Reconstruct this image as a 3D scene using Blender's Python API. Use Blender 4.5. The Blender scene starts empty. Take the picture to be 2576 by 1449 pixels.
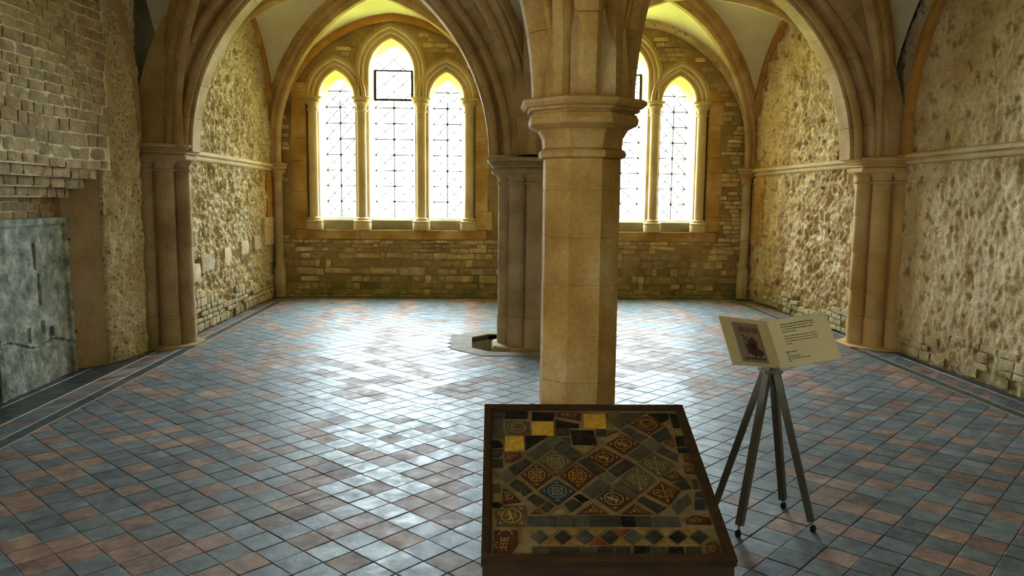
import bpy, math, random
import numpy as np
from mathutils import Vector, Matrix, Quaternion
random.seed(7); rng = np.random.default_rng(7)
SC = bpy.context.scene
COL = SC.collection
PI = math.pi
V = lambda *a: np.array(a, float)

# ------------------------------------------------------------------ camera
F_PX, CAM_Z = 1935.0, 1.6
yaw, pitch, roll = (math.radians(a) for a in (2.5, 6.6, 0.57))
FW = V(math.sin(yaw)*math.cos(pitch), math.cos(yaw)*math.cos(pitch), -math.sin(pitch))
R0 = V(math.cos(yaw), -math.sin(yaw), 0); U0 = np.cross(R0, FW)
RT = R0*math.cos(roll)+U0*math.sin(roll); UP = -R0*math.sin(roll)+U0*math.cos(roll)
cd = bpy.data.cameras.new('camera'); cam = bpy.data.objects.new('camera', cd); COL.objects.link(cam)
cd.sensor_width = 36.0; cd.lens = F_PX/2576*36.0; cd.clip_start = 0.05; cd.clip_end = 500
m = Matrix.Identity(4)
for i in range(3):
    m[i][0], m[i][1], m[i][2] = RT[i], UP[i], -FW[i]
m[2][3] = CAM_Z
cam.matrix_world = m
SC.camera = cam
def project(p):
    v = np.asarray(p, float)-V(0, 0, CAM_Z); z = v@FW
    return 1288+F_PX*(v@RT)/z, 724.5-F_PX*(v@UP)/z, z

# ------------------------------------------------------------------ light
SKY, EXPOSURE = 82.0, 0.14
w = bpy.data.worlds.new('overcast_sky'); SC.world = w; w.use_nodes = True
bg = w.node_tree.nodes['Background']
bg.inputs['Color'].default_value = (0.76, 0.89, 1.0, 1); bg.inputs['Strength'].default_value = SKY
sd = bpy.data.lights.new('sun', 'SUN'); sd.energy = 215; sd.angle = math.radians(3); sd.color = (1, .95, .85)
so = bpy.data.objects.new('sun', sd); COL.objects.link(so)
so.rotation_euler = Vector((-0.80, 0.22, -0.62)).to_track_quat('-Z', 'Y').to_euler()
def portal(name, loc, sx, sz, inward):
    l = bpy.data.lights.new(name, 'AREA'); l.shape = 'RECTANGLE'; l.size = sx; l.size_y = sz
    l.cycles.is_portal = True
    o = bpy.data.objects.new(name, l); COL.objects.link(o); o.location = loc
    o.rotation_euler = Vector(inward).to_track_quat('-Z', 'Z').to_euler()
vs = SC.view_settings
vs.view_transform = 'Standard'; vs.look = 'None'; vs.gamma = 1; vs.use_curve_mapping = False; vs.exposure = EXPOSURE
cy = SC.cycles
cy.use_denoising = True
cy.max_bounces = 10; cy.diffuse_bounces = 7; cy.glossy_bounces = 3; cy.transparent_max_bounces = 8; cy.transmission_bounces = 4
cy.caustics_reflective = False; cy.caustics_refractive = False; cy.sample_clamp_indirect = 60

# ------------------------------------------------------------------ helpers
WL = {}
def link(o, parent=None, loc=(0, 0, 0)):
    COL.objects.link(o)
    loc = Vector(loc); WL[o.name] = loc.copy()
    if parent is not None:
        o.parent = parent; o.location = loc-WL[parent.name]
    else: o.location = loc
    return o
def props(o, label=None, cat=None, group=None, kind=None):
    for k, v in (('label', label), ('category', cat), ('group', group), ('kind', kind)):
        if v: o[k] = v
    return o
def empty(name, loc=(0, 0, 0), label=None, cat=None, group=None, kind=None):
    o = bpy.data.objects.new(name, None); o.empty_display_size = .1
    link(o, None, loc); return props(o, label, cat, group, kind)
def mesh(name, v, f, mat=None, smooth=None):
    me = bpy.data.meshes.new(name)
    me.from_pydata([tuple(map(float, p)) for p in v], [], [tuple(map(int, q)) for q in f]); me.validate()
    if mat: me.materials.append(mat)
    if smooth is not None:
        me.shade_smooth()
        if smooth < 180: me.set_sharp_from_angle(angle=math.radians(smooth))
    return me
def obj(name, v, f, mat, parent=None, smooth=None, loc=None, **kw):
    """one mesh object; vertices given in world space, its origin at loc (default: the parent's)"""
    l = Vector(loc) if loc is not None else (WL[parent.name] if parent is not None else Vector((0, 0, 0)))
    me = mesh(name, np.asarray(v, float)-np.array(l), f, mat, smooth)
    o = bpy.data.objects.new(name, me); link(o, parent, l); return props(o, **kw)
def recalc(me):
    import bmesh
    b = bmesh.new(); b.from_mesh(me); bmesh.ops.recalc_face_normals(b, faces=b.faces); b.to_mesh(me); b.free()
class MB:
    def __init__(s): s.v, s.f = [], []
    def add(s, v, f):
        n = len(s.v); s.v += [tuple(p) for p in v]; s.f += [tuple(i+n for i in q) for q in f]; return s
    def box(s, a, b):
        x0, y0, z0 = a; x1, y1, z1 = b
        return s.add([(x0,y0,z0),(x1,y0,z0),(x1,y1,z0),(x0,y1,z0),(x0,y0,z1),(x1,y0,z1),(x1,y1,z1),(x0,y1,z1)],
            [(0,3,2,1),(4,5,6,7),(0,1,5,4),(1,2,6,5),(2,3,7,6),(3,0,4,7)])
    def bar(s, p, q, w, d=None, up=(0, 0, 1)):
        p, q = np.asarray(p, float), np.asarray(q, float); d = d or w
        t = (q-p)/np.linalg.norm(q-p); a = np.cross(t, up); a = a/np.linalg.norm(a); b = np.cross(a, t)
        v = [e+a*x*w/2+b*y*d/2 for e in (p, q) for x, y in ((-1,-1),(1,-1),(1,1),(-1,1))]
        return s.add(v, [(0,1,2,3)[::-1],(4,5,6,7),(0,1,5,4),(1,2,6,5),(2,3,7,6),(3,0,4,7)])
    def obj(s, name, mat, parent=None, smooth=None, **kw): return obj(name, s.v, s.f, mat, parent, smooth, **kw)
def box(name, a, b, mat, parent=None, bev=0, **kw):
    x0, y0, z0 = a; x1, y1, z1 = b
    if bev <= 0: return MB().box(a, b).obj(name, mat, parent, **kw)
    import bmesh
    bm = bmesh.new(); bmesh.ops.create_cube(bm, size=1)
    for q in bm.verts: q.co = Vector(((x0+x1)/2+q.co.x*(x1-x0), (y0+y1)/2+q.co.y*(y1-y0), (z0+z1)/2+q.co.z*(z1-z0)))
    bmesh.ops.bevel(bm, geom=list(bm.edges), offset=bev, segments=1, affect='EDGES')
    v = [tuple(q.co) for q in bm.verts]; f = [[q.index for q in p.verts] for p in bm.faces]; bm.free()
    return obj(name, v, f, mat, parent, **kw)
def lathe_vf(prof, n, c, rot=0.0, apothem=False, sx=1, sy=1, caps=True):
    k = 1/math.cos(PI/n) if apothem else 1
    v, f = [], []
    for r, z in prof:
        for i in range(n):
            a = rot+2*PI*i/n; v.append((c[0]+r*k*math.cos(a)*sx, c[1]+r*k*math.sin(a)*sy, z))
    for j in range(len(prof)-1):
        for i in range(n):
            a, b = j*n+i, j*n+(i+1) % n; f.append((a, b, b+n, a+n))
    if caps: f.append(tuple(range(n))[::-1]); f.append(tuple(range((len(prof)-1)*n, len(prof)*n)))
    return v, f
def lathe(name, prof, n, c, mat, parent=None, smooth=35, rot=0.0, apothem=False, **kw):
    v, f = lathe_vf(prof, n, c, rot, apothem); return obj(name, v, f, mat, parent, smooth, **kw)
def sweep_vf(path, nrm, bn, prof, caps=True):
    path, nrm = np.asarray(path), np.asarray(nrm); prof = np.asarray(prof); K = len(prof)
    bn = np.asarray(bn, float); bn = np.broadcast_to(bn, path.shape)
    v = (path[:, None]+bn[:, None]*prof[None, :, :1]+nrm[:, None]*prof[None, :, 1:2]).reshape(-1, 3)
    f = []
    for i in range(len(path)-1):
        for k in range(K):
            a, b = i*K+k, i*K+(k+1) % K; f.append((a, b, b+K, a+K))
    if caps: f += [tuple(range(K))[::-1], tuple(range((len(path)-1)*K, len(path)*K))]
    return v, f
def fix(o): recalc(o.data); return o
def arc_path(P, d, a, R, zs, stilt=0.0, n=24, scale=1.0):
    """half of a pointed arch from P (plan) inwards along unit d; returns points and outward normals"""
    th = np.linspace(0, math.acos((R-a)/R), n+1); d = V(d[0], d[1], 0)
    ins, h = R*(1-np.cos(th)), R*np.sin(th)
    pts = V(P[0], P[1], zs+stilt)+np.outer(ins*scale, d)+np.outer(h, V(0, 0, 1))
    tx, tz = R*np.sin(th)*scale, R*np.cos(th); L = np.hypot(tx, tz)
    nr = np.outer(-tz/L, d)+np.outer(tx/L, V(0, 0, 1))
    nr[-1] = V(0, 0, 1)/max(.5, (tx/L)[-1])
    if stilt > 0:
        pts = np.vstack([V(P[0], P[1], zs), pts]); nr = np.vstack([-d, nr])
    return pts, nr
def segs(name, pts, nr, bn, prof, mat, parent, k, gap=.0015, smooth=35, first=0):
    """cut one sweep into k arch stones, each an object, with fine joints between them"""
    cut = [round(i*(len(pts)-1)/k) for i in range(k+1)]
    for a, b in zip(cut[:-1], cut[1:]):
        p, q = pts[a:b+1].copy(), nr[a:b+1]
        t0 = (p[1]-p[0])/np.linalg.norm(p[1]-p[0]); t1 = (p[-1]-p[-2])/np.linalg.norm(p[-1]-p[-2])
        p[0] = p[0]+t0*gap; p[-1] = p[-1]-t1*gap
        v, f = sweep_vf(p, q, bn, prof); fix(obj(name, v, f, mat, parent, smooth))
def rollp(cx, cy_, r, a0, a1, n=6):
    return [(cx+r*math.cos(math.radians(a)), cy_+r*math.sin(math.radians(a))) for a in np.linspace(a0, a1, n)]
def mirror(half): return [(-t, q) for t, q in half[::-1] if t > 1e-6]+list(half)
def h2(ix, iy, s):
    x = (ix*374761393+iy*668265263+s*974634777) & 0xffffffff
    x = ((x ^ (x >> 13))*1274126177) & 0xffffffff
    return ((x ^ (x >> 16)) & 0xffff)/65535.0
def vn(x, y, s=0):
    x, y = np.asarray(x, float), np.asarray(y, float)
    ix, iy = np.floor(x).astype(np.int64), np.floor(y).astype(np.int64); fx, fy = x-ix, y-iy
    fx, fy = fx*fx*(3-2*fx), fy*fy*(3-2*fy)
    a, b, c, d = h2(ix, iy, s), h2(ix+1, iy, s), h2(ix, iy+1, s), h2(ix+1, iy+1, s)
    return (a*(1-fx)+b*fx)*(1-fy)+(c*(1-fx)+d*fx)*fy-.5
def fbm(x, y, s=0, o=4):
    return sum(vn(x*2**k+k*17.3, y*2**k+k*9.1, s+k)*.5**k for k in range(o))
def clip(poly, p, n):
    """keep the part of a 2D polygon on the side of p that n points to"""
    out = []
    for i in range(len(poly)):
        a, b = poly[i], poly[(i+1) % len(poly)]
        da = (a[0]-p[0])*n[0]+(a[1]-p[1])*n[1]; db = (b[0]-p[0])*n[0]+(b[1]-p[1])*n[1]
        if da >= 0: out.append(a)
        if da*db < 0:
            t = da/(da-db); out.append((a[0]+(b[0]-a[0])*t, a[1]+(b[1]-a[1])*t))
    return out
def clip_convex(poly, conv):
    for i in range(len(conv)):
        a, b = conv[i], conv[(i+1) % len(conv)]
        poly = clip(poly, a, (-(b[1]-a[1]), b[0]-a[0]))
        if len(poly) < 3: return []
    return poly
def inside(p, poly):
    r = False
    for i in range(len(poly)):
        a, b = poly[i], poly[i-1]
        if (a[1] > p[1]) != (b[1] > p[1]) and p[0] < (b[0]-a[0])*(p[1]-a[1])/(b[1]-a[1])+a[0]: r = not r
    return r
def area2(poly): return sum(poly[i-1][0]*poly[i][1]-poly[i][0]*poly[i-1][1] for i in range(len(poly)))/2
def plate_vf(loops, y0, y1, axes='xz'):
    """filled outline with holes, extruded between y0 and y1 (front wall: x,z outline)"""
    cu = bpy.data.curves.new('tmp', 'CURVE'); cu.dimensions = '2D'; cu.fill_mode = 'BOTH'; cu.extrude = abs(y1-y0)/2
    for lp in loops:
        sp = cu.splines.new('POLY'); sp.points.add(len(lp)-1); sp.use_cyclic_u = True
        for q, p in zip(sp.points, lp): q.co = (p[0], p[1], 0, 1)
    o = bpy.data.objects.new('tmp', cu); COL.objects.link(o)
    dg = bpy.context.evaluated_depsgraph_get(); me = bpy.data.meshes.new_from_object(o.evaluated_get(dg))
    v = [(q.co.x, q.co.y, q.co.z) for q in me.vertices]; f = [tuple(p.vertices) for p in me.polygons]
    bpy.data.objects.remove(o); bpy.data.curves.remove(cu); bpy.data.meshes.remove(me)
    ym = (y0+y1)/2
    if axes == 'xz': v = [(x, ym-z, y) for x, y, z in v]
    else: v = [(x, y, ym+z) for x, y, z in v]
    return v, f
def prism_vf(poly, z0, z1):
    n = len(poly); v = [(p[0], p[1], z0) for p in poly]+[(p[0], p[1], z1) for p in poly]
    return v, [tuple(range(n))[::-1], tuple(range(n, 2*n))]+[(i, (i+1) % n, n+(i+1) % n, n+i) for i in range(n)]

# ------------------------------------------------------------------ materials
def lin(h):
    h = h.lstrip('#'); c = [int(h[i:i+2], 16)/255 for i in (0, 2, 4)]
    return tuple(x/12.92 if x <= .04045 else ((x+.055)/1.055)**2.4 for x in c)+(1,)
def material(name, cols, scale=2.0, rough=.85, bump=.25, bscale=60, rnd=.12, fine=.25, moss=0.0, pits=0.0, pscale=22, pitcol='#5d4526', spec=.3, attr=False, stretch=None, dist=.01, moss_h=.5, jit=0):
    m = bpy.data.materials.new(name); m.use_nodes = True; nt = m.node_tree; N, L = nt.nodes, nt.links
    b = N['Principled BSDF']; b.inputs['Specular IOR Level'].default_value = spec
    geo = N.new('ShaderNodeNewGeometry'); vec = geo.outputs['Position']
    if stretch:
        mp = N.new('ShaderNodeMapping'); mp.inputs['Scale'].default_value = stretch; L.new(vec, mp.inputs['Vector']); vec = mp.outputs['Vector']
    oi = N.new('ShaderNodeObjectInfo')
    if jit:
        ad = N.new('ShaderNodeVectorMath'); ad.operation = 'MULTIPLY_ADD'; L.new(oi.outputs['Random'], ad.inputs[0])
        ad.inputs[1].default_value = (jit, jit*.7, jit*.3); L.new(vec, ad.inputs[2]); vec = ad.outputs[0]
    def noise(s, d=6, r=.6):
        n = N.new('ShaderNodeTexNoise'); n.inputs['Scale'].default_value = s; n.inputs['Detail'].default_value = d
        n.inputs['Roughness'].default_value = r; L.new(vec, n.inputs['Vector']); return n.outputs['Fac']
    def math_(op, a, c, cl=False):
        n = N.new('ShaderNodeMath'); n.operation = op; n.use_clamp = cl
        for i, q in enumerate((a, c)):
            if isinstance(q, (int, float)): n.inputs[i].default_value = q
            else: L.new(q, n.inputs[i])
        return n.outputs[0]
    def mapr(x, a, c, d, e):
        n = N.new('ShaderNodeMapRange'); n.inputs[1].default_value = a; n.inputs[2].default_value = c
        n.inputs[3].default_value = d; n.inputs[4].default_value = e; L.new(x, n.inputs[0]); return n.outputs[0]
    def mix(f, a, c, bt='MIX'):
        n = N.new('ShaderNodeMix'); n.data_type = 'RGBA'; n.blend_type = bt
        for i, q in ((0, f), (6, a), (7, c)):
            if isinstance(q, (int, float)): n.inputs[i].default_value = q
            elif isinstance(q, tuple): n.inputs[i].default_value = q
            else: L.new(q, n.inputs[i])
        return n.outputs[2]
    big = noise(scale)
    rp = N.new('ShaderNodeValToRGB'); el = rp.color_ramp.elements
    while len(el) < len(cols): el.new(.5)
    for i, c in enumerate(cols):
        el[i].position = .30+.40*i/max(1, len(cols)-1); el[i].color = c if isinstance(c, tuple) else lin(c)
    L.new(big, rp.inputs['Fac']); col = rp.outputs['Color']
    fn = noise(bscale*.6, 8, .7)
    hs = N.new('ShaderNodeHueSaturation'); L.new(col, hs.inputs['Color'])
    val = math_('ADD', mapr(oi.outputs['Random'], 0, 1, 1-rnd, 1+rnd), mapr(fn, .3, .7, -fine, fine))
    if attr:
        at = N.new('ShaderNodeVertexColor'); at.layer_name = 'col'; sp = N.new('ShaderNodeSeparateColor'); L.new(at.outputs['Color'], sp.inputs[0])
        val = math_('ADD', val, mapr(sp.outputs[0], 0, 1, -.22, .22))
    L.new(val, hs.inputs['Value']); col = hs.outputs['Color']
    if pits:
        pt = mapr(noise(pscale, 6, .65), .54, .64, 0, pits); col = mix(pt, col, lin(pitcol))
    if moss:
        sz = N.new('ShaderNodeSeparateXYZ'); L.new(geo.outputs['Position'], sz.inputs[0])
        f = math_('MULTIPLY', mapr(sz.outputs[2], 0, moss_h, 1, 0), mapr(noise(4.0, 5), .36, .56, 0, moss), True)
        col = mix(f, col, mix(noise(14), lin('#4d5420'), lin('#7a7a35')))
    L.new(col, b.inputs['Base Color'])
    rr = mapr(noise(max(3, scale*1.7)), .3, .7, max(.05, rough-.12), min(1, rough+.12)); L.new(rr, b.inputs['Roughness'])
    if bump:
        bp = N.new('ShaderNodeBump'); bp.inputs['Strength'].default_value = bump; bp.inputs['Distance'].default_value = dist
        L.new(math_('ADD', noise(bscale, 6, .65), math_('MULTIPLY', noise(bscale*.22, 4), 1.5)), bp.inputs['Height']); L.new(bp.outputs[0], b.inputs['Normal'])
    return m
def flat(name, col, rough=.6, metal=0.0, spec=.4):
    m = bpy.data.materials.new(name); m.use_nodes = True; b = m.node_tree.nodes['Principled BSDF']
    b.inputs['Base Color'].default_value = col if isinstance(col, tuple) else lin(col)
    b.inputs['Roughness'].default_value = rough; b.inputs['Metallic'].default_value = metal; b.inputs['Specular IOR Level'].default_value = spec
    return m
ASHLAR = material('warm_limestone', ['#97702f', '#b68d4c', '#ccae78'], 2.4, .85, .25, 70, .07, .2)
PIER = material('grey_brown_limestone', ['#967b56', '#b89e78', '#ccb793'], 1.9, .85, .2, 80, .06, .16, moss=.4, moss_h=.25)
PIERR = material('orange_limestone', ['#b48a4c', '#c59f60', '#d3b581'], 1.5, .85, .12, 90, .06, .10)
ARCHM = material('arch_limestone', ['#a07d4a', '#bd9c68', '#d0b48a'], 1.8, .85, .2, 80, .06, .17)
ORANGE = material('ochre_band_stone', ['#a2712f', '#b5833f', '#c29a58'], 3, .85, .15, 80, .08, .15)
WINST = material('pale_window_stone', ['#b59a68', '#c6ae80', '#d4c198'], 2.2, .8, .08, 90, .05, .07)
SILL = material('grey_sill_stone', ['#8a8368', '#9c957c', '#aaa38b'], 3, .85, .15, 70, .05, .1)
WEB = material('vault_plaster', ['#d0c59e', '#dbd1ae', '#e5dcbf'], 1.1, .92, .10, 45, .03, .06)
RENDER_L = material('rough_cream_render', ['#c9b07c', '#dfcb9b', '#eddfb8'], 1.8, .95, .8, 38, .05, .38, moss=.35, pits=.8, pscale=30, dist=.03, moss_h=.45)
RENDER_R = material('rough_tan_render', ['#b59868', '#d3ba8e', '#e3cfa8'], 2.2, .95, .7, 38, .05, .26, moss=.5, pits=.85, pscale=6, pitcol='#8a6c40', dist=.02, moss_h=.55)
FARW = material('stained_far_wall', ['#82693f', '#9a7f50', '#ae9566'], 2.2, .95, .5, 40, .05, .25, moss=1.0, moss_h=.55, dist=.015)
RUBBLE = material('rubble_stone', ['#9a7f4f', '#b89d6c', '#cdb98c'], 6, .92, .6, 45, .34, .25, moss=.9, moss_h=.5, jit=3, dist=.012)
BRICK = material('rough_hewn_stone', ['#907a54', '#ab946b', '#bfab86'], 8, .92, .7, 40, .20, .3, jit=3, dist=.015)
MORTAR = material('lime_mortar', ['#d9cba6', '#e6dabb', '#eee4cb'], 5, .95, .4, 50, .05, .2, dist=.012)
PALEST = material('whitish_base_stone', ['#b3a27b', '#c8b892', '#d8cbaa'], 7, .92, .6, 45, .22, .25, jit=3, moss=.5, moss_h=.35, dist=.012)
SLAB = material('lichen_grey_slab', ['#62675a', '#9aa093', '#d0d3ca'], 6.5, .9, .9, 30, .02, .4, dist=.02)
GREYT = material('slate_grey_tile', ['#4f585d', '#68727a', '#7f898d'], 7, .50, .35, 55, .14, .24, spec=.30, attr=True, stretch=(1, 1, 1), dist=.004, jit=2)
REDT = material('worn_red_tile', ['#66504a', '#8f7367', '#a08d7d'], 6, .62, .4, 50, .16, .3, spec=.28, attr=True, dist=.004, jit=2)
SLATE = material('dark_slate_strip', ['#33383b', '#40474a', '#4c5355'], 5, .4, .2, 50, .12, .15, spec=.5, attr=True, dist=.004)
JOINT = material('dark_floor_joint', ['#3a342c', '#484036'], 6, .9, .2, 60, 0, .2)
LIMEL = flat('white_lime_line', '#b9b3a3', .9)
KERB = material('concrete_kerb', ['#7d766a', '#8f887c', '#9d968a'], 6, .85, .3, 50, .05, .15)
WOOD = material('dark_oiled_oak', ['#2b1b0b', '#38240f', '#463018'], 6, .55, .15, 60, .06, .2, spec=.35, stretch=(1, 6, 6), dist=.004)
GROUT = material('sandy_grout', ['#6f5b39', '#826b45', '#917a53'], 12, .9, .35, 90, 0, .2, dist=.004)
IRON = flat('black_iron', '#1c1a18', .55, .5)
LEAD = flat('grey_lead', '#55575a', .6, .2)
LEG = flat('bronze_grey_steel', '#655e50', .5, .15)
CARD = flat('cream_card', '#cfbc90', .7)
INK = flat('black_ink', '#2a2622', .8)
RUBB = flat('black_rubber', '#0e0e0e', .6)
STEEL = flat('bright_steel', '#a8a8a4', .3, .9)
BOUNCEW = material('bounce_limewash', ['#d9d2bd', '#e4decb', '#ebe6d6'], 2, .95, .2, 40, .02, .05)  # white finish made up for unseen walls, to bounce fill light forward
GRASS = material('lawn_grass', ['#6f7d2c', '#86913a', '#9aa34a'], .6, .95, 0, 30, 0, .2)
def glass():
    m = bpy.data.materials.new('old_clear_glass'); m.use_nodes = True; N, L = m.node_tree.nodes, m.node_tree.links
    N.remove(N['Principled BSDF']); t = N.new('ShaderNodeBsdfTransparent'); t.inputs[0].default_value = (.96, .98, .97, 1)
    g = N.new('ShaderNodeBsdfGlossy'); g.inputs['Roughness'].default_value = .08
    x = N.new('ShaderNodeMixShader'); x.inputs[0].default_value = .05
    L.new(t.outputs[0], x.inputs[1]); L.new(g.outputs[0], x.inputs[2]); L.new(x.outputs[0], N['Material Output'].inputs[0]); return m
GLASS = glass()
# ------------------------------------------------------------------ room frame
XL, XR, XC = -3.30, 4.47, 0.57           # left wall, right wall, column line
YE, Y1, Y2, Y3 = 12.58, 8.42, 4.0, -0.45    # window wall, piers, near column, rear wall
ZS = 2.08                                   # springing level
AV, RV, ST = 1.93, 2.09, 0.3
def pz(u):                                   # vault profile: u = 0 crown, 1 springing
    i = AV*(1-np.minimum(np.abs(u), 1)); return ZS+ST+np.sqrt(np.maximum(0, RV*RV-(RV-i)**2))

# ---- ground outside, lit by sky and sun
props(obj('ground', [(-60, 13.2, -.35), (60, 13.2, -.35), (60, 90, -.35), (-60, 90, -.35)], [(0, 1, 2, 3)], GRASS), 'sunlit green lawn outside beyond the lancet windows', 'ground', None, 'structure')

# ---- ceiling: plaster webs of six rib-vaulted bays
ceil = empty('ceiling', (0, 0, 0), 'cream plastered webs of the ribbed stone vault overhead', 'ceiling', None, 'structure')
nb = 40
uu = np.sin(np.linspace(-1, 1, nb+1)*PI/2)*.55+np.linspace(-1, 1, nb+1)*.45
for (x0, x1) in ((XL, XC), (XC, XR)):
    for (y0, y1) in ((Y1, YE), (Y2, Y1), (Y3, Y2)):
        X = (x0+x1)/2+(x1-x0)/2*uu; Y = (y0+y1)/2+(y1-y0)/2*uu
        Z = np.maximum(pz(uu)[:, None], pz(uu)[None, :])
        v = [(X[i], Y[j], Z[i, j]) for i in range(nb+1) for j in range(nb+1)]; f = []
        n = nb+1
        for i in range(nb):
            for j in range(nb):
                a, b, c, d = i*n+j, (i+1)*n+j, (i+1)*n+j+1, i*n+j+1
                if (i < nb/2) == (j < nb/2): f += [(a, c, b), (a, d, c)]
                else: f += [(a, d, b), (b, d, c)]
        obj('vault_web', v, f, WEB, ceil, 30)
box('light_block_slab', (-4.3, -3.6, 4.95), (5.4, 13.3, 5.1), MORTAR, ceil)  # unseen slab added above the webs to block sky and sun

# ---- window wall with two triple lancets
CW = (-1.41, 2.375)
LZ = {0: dict(dx=0, a=.37, sp=3.60, R=.555, ga=.31, gsp=3.58, gR=.545, top=.19),
      1: dict(dx=.88, a=.29, sp=3.19, R=.46, ga=.23, gsp=3.13, gR=.485, top=.185)}
def lancet(c, a, z0, sp, R, n=12):
    """closed outline (x,z), counter-clockwise, of a pointed light"""
    th = np.linspace(0, math.acos((R-a)/R), n+1)
    r = [(c+a-R*(1-math.cos(t)), sp+R*math.sin(t)) for t in th]
    l = [(c-a+R*(1-math.cos(t)), sp+R*math.sin(t)) for t in th[::-1]]
    return [(c-a, z0), (c+a, z0)]+r+l[1:]
ZW0 = 1.08
def trio_outline(c):
    pts = []
    for x in np.linspace(-1.345, 1.345, 181):
        z = 3.19
        for s, L_ in ((-1, 1), (0, 0), (1, 1)):
            q = LZ[L_]; ao = q['a']+q['top']; Ro = q['R']+q['top']; d = abs(x-s*q['dx'])
            if d < ao: z = max(z, q['sp']+math.sqrt(max(0, Ro*Ro-(Ro-(ao-d))**2)))
        pts.append((c+x, z))
    return [(c-1.345, ZW0), (c+1.345, ZW0)]+pts[::-1]
wall = empty('wall_far', (0, 0, 0), 'stone end wall pierced by two triple lancet windows, green with moss at its foot', 'wall', None, 'structure')
big = [(-4.0, -.3), (5.2, -.3), (5.2, 5.0), (-4.0, 5.0)]
TR = [trio_outline(c) for c in CW]
v, f = plate_vf([big]+TR, YE, YE+.13); obj('rubble_face', v, f, FARW, wall)
holes = []
for c in CW:
    for s, L_ in ((-1, 1), (0, 0), (1, 1)):
        q = LZ[L_]; holes.append((c+s*q['dx'], q))
v, f = plate_vf([big]+[lancet(c, q['ga'], 1.27, q['gsp'], q['gR']) for c, q in holes], YE+.44, YE+.60); obj('outer_leaf', v, f, WINST, wall)
# ashlar field round the lights
v, f = plate_vf([big]+[lancet(c, q['a'], ZW0, q['sp'], q['R']) for c, q in holes], YE+.13, YE+.24); obj('window_backing', v, f, WINST, wall)
# stones -------------------------------------------------------------
def rough_block(seed, ny=5, nz=3, bulge=.06, noise_=.13):
    r = np.random.default_rng(seed); v = []
    for i in range(ny):
        for j in range(nz):
            y, z = i/(ny-1)-.5, j/(nz-1)-.5
            e = min(1.25, (i in (0, ny-1))+(j in (0, nz-1)))
            x = .5-bulge*e*(1+.5*r.random())+noise_*(r.random()-.5)
            v.append((x, y*(1-.05*e*r.random())+.06*(r.random()-.5)*(e < 2), z*(1-.05*e*r.random())+.07*(r.random()-.5)*(e < 2)))
    f = [(i*nz+j, (i+1)*nz+j, (i+1)*nz+j+1, i*nz+j+1) for i in range(ny-1) for j in range(nz-1)]
    ring = [i*nz for i in range(ny)]+[(ny-1)*nz+j for j in range(1, nz)]+[i*nz+nz-1 for i in range(ny-2, -1, -1)]+[j for j in range(nz-2, 0, -1)]
    n0 = len(v); v += [(-.5, v[k][1], v[k][2]) for k in ring]; K = len(ring)
    f += [(ring[k], n0+k, n0+(k+1) % K, ring[(k+1) % K]) for k in range(K)]
    return v, f
STONE_ME = {}
def stone_mesh(mat, k):
    if (mat.name, k) not in STONE_ME:
        vv, ff = rough_block(100+k); me = mesh('stone', vv, ff, mat, 50); recalc(me); STONE_ME[(mat.name, k)] = me
    return STONE_ME[(mat.name, k)]
def stone(name, parent, centre, size, facing, mat, tilt=.02):
    """size = depth, length, height; facing = rotation about Z of the stone's +X face"""
    o = bpy.data.objects.new(name, stone_mesh(mat, random.randrange(12))); link(o, parent, centre)
    o.scale = size; o.rotation_euler = (random.uniform(-tilt, tilt), 0, facing); return o
def z_rib(x):                                  # underside of the wall arch at end-wall position x
    c = (XL+XC)/2 if x < XC else (XC+XR)/2; hw = (XC-XL)/2 if x < XC else (XR-XC)/2
    return float(pz((x-c)/hw))-.14
SOUTH = -PI/2
def blocked(x0, x1, z0, z1):
    if z1 < .935: return False
    for c in CW:
        if x1 > c-1.6 and x0 < c+1.55 and z1 > .92 and z0 < 3.25: return True
        for t in TR[CW.index(c)][2::6]:
            if x0-.02 < t[0] < x1+.02 and z0-.03 < t[1]: return True
    return False
z = .03
while z < 4.3:                                # courses of the end wall
    low = z < .92
    hgt = random.uniform(.06, .15) if low else random.uniform(.06, .085)
    if low and z+hgt > .88: hgt = .925-z
    x = XL+.12
    while x < XR-.1:
        ln = random.choice((.09, .12, .17, .22, .3, .45)) if low else random.uniform(.12, .3)
        hidden = False
        if not hidden and not blocked(x, x+ln, z, z+hgt) and z+hgt < z_rib(x) and z+hgt < z_rib(x+ln) and (not low or random.random() < .8) and (low or not (XC-.5 < x < XC+.45)):
            pr = random.uniform(.012, .03)
            nm = 'rubble_stone' if low else ('quoin_stone' if z < 3.25 else 'spandrel_stone')
            hh = hgt*(random.uniform(.6, 1.05) if low else .88)
            stone(nm, wall, (x+ln/2, YE+.03-pr, z+hgt/2+(random.uniform(-.008, .008) if low else 0)), (.075, ln-.012, hh-.004), SOUTH, RUBBLE, .05 if low else .015)
        x += ln
    z += hgt
# ashlar blocks around each window
for c in CW:
    for sgn in (-1, 1):
        z = 1.09
        while z < 3.3:
            hgt = random.choice((.24, .3, .36)); hgt = min(hgt, 3.4-z); wd = random.uniform(.19, .27)
            xa, xb = sorted((c+sgn*1.35, c+sgn*(1.35+wd)))
            if not (.1 < xa < 1.0 and xb > .9) and abs((xa+xb)/2-XC) > .35: box('ashlar_block', (xa, YE-.012, z+.002), (xb, YE+.06, z+hgt-.002), ASHLAR, wall, .004)
            z += hgt
    for k in range(3):
        xa = c-1.53+k*1.02; box('ledge_block', (xa+.001, YE-.03, .93), (xa+1.019, YE+.10, 1.08), ASHLAR, wall, .005)

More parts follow.
